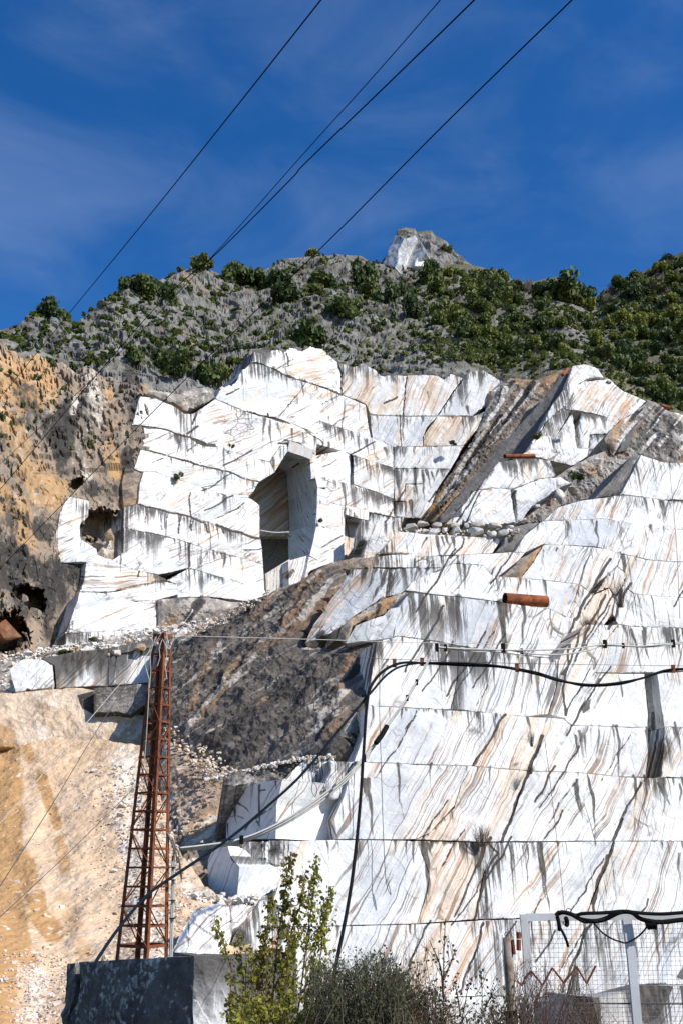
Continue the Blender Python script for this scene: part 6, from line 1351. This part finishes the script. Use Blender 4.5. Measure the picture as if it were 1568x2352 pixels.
near_cable('thin black cable hanging in a long loop below the gate rail', [(830,248),(860,280),(920,345),(1000,395),(1060,415),(1110,425),(1190,385),(1250,330),(1275,290),(1262,255)], .008)
near_cable('black strap dangling from the left end of the gate rail', [(556,195),(562,250),(575,300),(605,350),(630,410),(643,455)], .014)
near_cable('short black strap end hanging beside the longer one', [(556,215),(570,280),(573,325)], .02)
near_cable('black cable tuft hanging under the gate rail left', [(625,225),(635,260),(628,290)], .022)
near_cable('small grey ring sticking up on the gate rail', [(632,180),(628,160),(645,148),(664,158),(664,178)], .004, mat='wire')
m = MB()
for k in range(26):
    a = Z3((random.uniform(1255, 1370), random.uniform(240, 262))); b = Z3((random.uniform(1275, 1350), random.uniform(290, 318))); m.tube([at(*a, 9.9), at((a[0]+b[0])/2+random.uniform(-4, 4), (a[1]+b[1])/2, 9.87), at(*b, 9.9)], .009, 5)
props(m.build('cable_bundle', M['black_rubber']), 'black bundle of coiled cable hanging under the gate rail', 'cable')
def post():
    r = empty('gate_post', at(1178, 2352, 9.9).to_tuple()); props(r, 'weathered round post with a wire ring at the left of the wire gate', 'post'); o = r.location
    m = MB(); m.tube([at(1164.5,2154,9.9)-o, at(1168,2230,9.9)-o, at(1176,2350,9.9)-o, at(1184,2470,9.9)-o], .043, 12); m.build('shaft', M['post'], r, True)
    m = MB(); m.tube([at(1161+3*math.cos(t*.9), 2146-5*math.sin(t*.9), 9.88)-o for t in range(8)], .005, 5); m.build('wire_ring', M['wire'], r)
    m = MB(); m.beam(at(1176,2158,9.88)-o, at(1180,2192,9.88)-o, .05, .02); m.build('bracket', M['rust'], r)
post()
m = MB(); m.beam(at(1168,2330,8.5), at(1172,2470,8.5), .05, .05); m.beam(at(1156,2328,8.5), at(1186,2327,8.5), .02, .03)
props(m.build('steel_stake', M['black_rubber']), 'short black stake at the foot of the weathered post', 'stake')
m = MB(); m.tube([at(862,2325,9), at(866,2470,9)], .016, 8); props(m.build('fence_stake', plain('green_paint', (.015,.05,.06), .5) if 'gp' not in M else M['gp']), 'dark green fence stake in the bushes', 'stake')

# ------------------------------------------------------------ plants in the foreground
M['twig'] = plain('brown_twigs', (.12, .075, .05), .9, 0, .4, 3); M['stem'] = plain('green_grey_stems', (.10, .085, .055), .9, 0, .3, 3)
M['leaf_young'] = leaf_material('young_poplar_leaves', [(0, (.17, .11, .03)), (.3, (.19, .18, .025)), (.7, (.27, .27, .04)), (1, (.36, .33, .07))], .35)
t_ = NT('broom_leaves'); M['leaf_broom'] = leaf_material('broom_leaves', [(0, (.030, .044, .022)), (.5, (.050, .070, .03)), (1, (.085, .105, .045))], .15)
bpy.data.materials.remove(t_.m)
def leafmesh(pts, size, seed):
    """pts: list of (point, scale); pointed bent leaves"""
    r_ = np.random.default_rng(seed); v = []; f = []
    for p, s in pts:
        p = np.asarray(p); d = r_.normal(size=3)*.7+np.array([0, 0, -.7]); d /= np.linalg.norm(d)
        n = r_.normal(size=3); w = np.cross(d, n); w /= np.linalg.norm(w); n = np.cross(w, d); k = size*s*r_.uniform(.6, 1.3); o = len(v)
        v += [p, p+d*k*.45+w*k*.42+n*k*.10, p+d*k*1.15, p+d*k*.45-w*k*.42+n*k*.10, p+d*k*.5]; f += [(o, o+1, o+4), (o+1, o+2, o+4), (o+2, o+3, o+4), (o+3, o, o+4)]
    return np.array(v), f
def sapling(label, stems, Y, seed, dens=1.0, leaf='leaf_young', ls=.037, r0=.010, twigs=18, leafy=(.25, 1.0), base=None):
    r_ = random.Random(seed); root = empty('sapling', at(*(base or stems[0][0]), Y).to_tuple()); props(root, label, 'sapling'); o = root.location; lv = []
    for st_ in stems:
        P = spline([at(x, y, Y+r_.uniform(-.25, .25)) for x, y in st_], 8); n = len(P)
        m = MB(); m.tube([Vector(p)-o for p in P], [r0*(1-.8*i/n) for i in range(n)], 5)
        for k in range(int(twigs*len(P)/24*dens)+3):
            i = r_.randrange(int(n*leafy[0]), n-1); a = Vector(P[i]); up = (Vector(P[i+1])-Vector(P[i])).normalized(); L = r_.uniform(.10, .34)*(1.15-i/n)
            dr = Vector((r_.uniform(-1, 1), r_.uniform(-1, 1), r_.uniform(-.2, .5))); b = a+(up*.75+dr*.7).normalized()*L; mid = (a+b)/2+Vector((0, 0, .02))
            m.tube([a-o, mid-o, b-o], [r0*.3, r0*.22, r0*.1], 4, False)
            for q in range(int(9*dens)):
                t = r_.uniform(.1, 1.05); lv.append((np.array(a.lerp(b, t)-o)+np.array([r_.gauss(0, .018), r_.gauss(0, .03), r_.gauss(0, .018)]), 1))
        for i in range(int(n*leafy[0]), n):
            for q in range(int(2*dens)+1): lv.append((np.array(Vector(P[i])-o)+np.array([r_.gauss(0, .02), r_.gauss(0, .03), r_.gauss(0, .02)]), .9))
        m.build('stem', M['twig'], root)
    v, f = leafmesh(lv, ls, seed); lo = meshobj('leaves', v, f, M[leaf], root); lo['kind'] = 'stuff'; return root
sapling('tallest young poplar with fresh olive leaves in front of the white wall', [[(610,2460),(625,2300),(640,2150),(655,2050),(668,1958)],[(640,2460),(655,2280),(668,2150),(690,2075),(697,1995)],[(600,2460),(600,2300),(612,2150),(628,2050)],[(625,2460),(640,2330),(650,2230),(680,2150)],[(590,2460),(590,2330),(598,2220),(610,2130)]], 9.6, 11, 1.25)
sapling('right hand young poplar with a loose leafy head beside the tallest one', [[(665,2460),(688,2300),(706,2150),(718,2060),(727,1964)],[(680,2460),(705,2300),(725,2180),(748,2100),(765,2040)],[(690,2460),(715,2310),(738,2180),(745,2060)]], 9.8, 12, 1.0, leafy=(.42, 1))
sapling('left arching young poplar with sparse leaves', [[(565,2460),(552,2340),(535,2240),(515,2170),(493,2110)],[(575,2460),(568,2330),(556,2220),(548,2150)],[(560,2460),(550,2350),(530,2290)]], 9.4, 13, .7)
sapling('feathery olive shoots spread between the stone block and the broom', [[(x, 2470), (x+_d*.4, 2380), (x+_d, _t)] for x, _d, _t in ((540,-12,2230),(560,6,2190),(585,-8,2160),(605,10,2110),(632,-6,2080),(650,14,2120),(672,4,2140),(690,16,2150),(705,10,2190),(722,18,2220),(575,-14,2260),(660,-10,2200))], 9.2, 31, 1.1, ls=.030, leafy=(.2, 1))
sapling('low leafy poplar shoots at the bottom centre left', [[(600,2470),(605,2380),(590,2290)],[(640,2470),(650,2370),(672,2280)],[(570,2470),(562,2390),(545,2320)],[(670,2470),(690,2390),(712,2300)],[(620,2470),(628,2390),(635,2300)],[(690,2470),(720,2400),(740,2330)]], 8.6, 14, 1.5, leafy=(.1, 1))
sapling('slender straight sapling with few leaves right of the broom', [[(1016,2470),(1017,2330),(1018,2200),(1022,2110)],[(1017,2290),(1010,2220),(985,2160)],[(1018,2250),(1035,2210),(1045,2180)]], 9.2, 15, .22, 'leaf_broom', .03, .011)
sapling('second slender sapling with dark leaves nearer the gate', [[(1056,2470),(1056,2370),(1068,2300),(1078,2240)],[(1056,2330),(1048,2280),(1040,2250)]], 9.0, 16, .25, 'leaf_broom', .028, .009)
sapling('third slender sapling just left of the weathered post', [[(1105,2470),(1105,2380),(1106,2290),(1104,2230)],[(1106,2330),(1125,2290),(1140,2260)]], 9.1, 17, .25, 'leaf_broom', .028, .008)
def bush(name, label, cat, boxes, Y, n, seed, wood, leaf=None, lpt=6, lsz=.02, thick=.0032, lean=.22, hang=0.0):
    """boxes: (x0, x1, top y at x0, top y at x1); stems rise from below the frame"""
    r_ = random.Random(seed); root = empty(name, at((boxes[0][0]+boxes[-1][1])/2, 2470, Y).to_tuple()); props(root, label, cat); o = root.location; m = MB(); lv = []
    for k in range(n):
        x0, x1, t0, t1 = boxes[k % len(boxes)]; x = r_.uniform(x0, x1); top = t0+(t1-t0)*(x-x0)/(x1-x0)+abs(r_.gauss(0, 1))*42; yy = Y+r_.uniform(-.55, .55)
        xb = x-r_.gauss(0, 55)*lean*3; a = at(xb, 2480, yy); b = at(x, min(top, 2440), yy+r_.uniform(-.15, .15)); mid = a.lerp(b, .5)+Vector((r_.gauss(0, .05), r_.gauss(0, .05), 0)); q3 = a.lerp(b, .8)+Vector((r_.gauss(0, .03), r_.gauss(0, .03), 0))
        m.tube([a-o, mid-o, q3-o, b-o], [thick*1.5, thick*1.1, thick*.7, thick*.35], 4, False)
        for s in range(r_.randrange(2, 6)):
            t = r_.uniform(.35, .98); c_ = a.lerp(b, t); e = c_+Vector((r_.gauss(0, .09), r_.gauss(0, .06), r_.uniform(.03, .16)-hang)); m.tube([c_-o, e-o], [thick*.6, thick*.25], 3, False)
            if leaf:
                for q in range(lpt): lv.append((np.array(c_.lerp(e, r_.random())-o)+np.array([r_.gauss(0, .012)]*3), 1))
    m.build('stems', M[wood], root)['kind'] = 'stuff'
    if lv:
        v, f = leafmesh(lv, lsz, seed); meshobj('leaves', v, f, M[leaf], root)['kind'] = 'stuff'
    return root
bush('broom_bush', 'dense grey green broom bush at the bottom centre', 'bush', [(720,790,2215,2195),(790,880,2200,2190),(880,930,2190,2240),(740,930,2250,2270)], 8.6, 520, 21, 'stem', 'leaf_broom', 5, .02)
bush('bramble', 'straggling brown bramble right of the broom bush', 'bramble', [(900,970,2225,2200),(960,1060,2250,2280),(930,1000,2280,2260)], 8.9, 150, 22, 'twig', 'leaf_broom', 4, .022, .0026)
bush('bare_bush', 'leafless brown twigs growing in front of the wire gate', 'bush', [(1180,1260,2200,2190),(1220,1340,2230,2210),(1300,1390,2260,2290)], 8.8, 165, 23, 'twig', None, 0, .02, .0026, .3)
bush('bramble', 'dark thorny bramble at the foot of the weathered post', 'bramble', [(1090,1180,2290,2270),(1120,1200,2310,2290)], 8.7, 90, 24, 'twig', 'leaf_broom', 3, .022, .0028, .3)
bush('bare_bush', 'thin dry grass stems rising between the broom and the saplings', 'bush', [(860,1000,2150,2140)], 9.2, 46, 25, 'twig', None, 0, .02, .0020, .25)
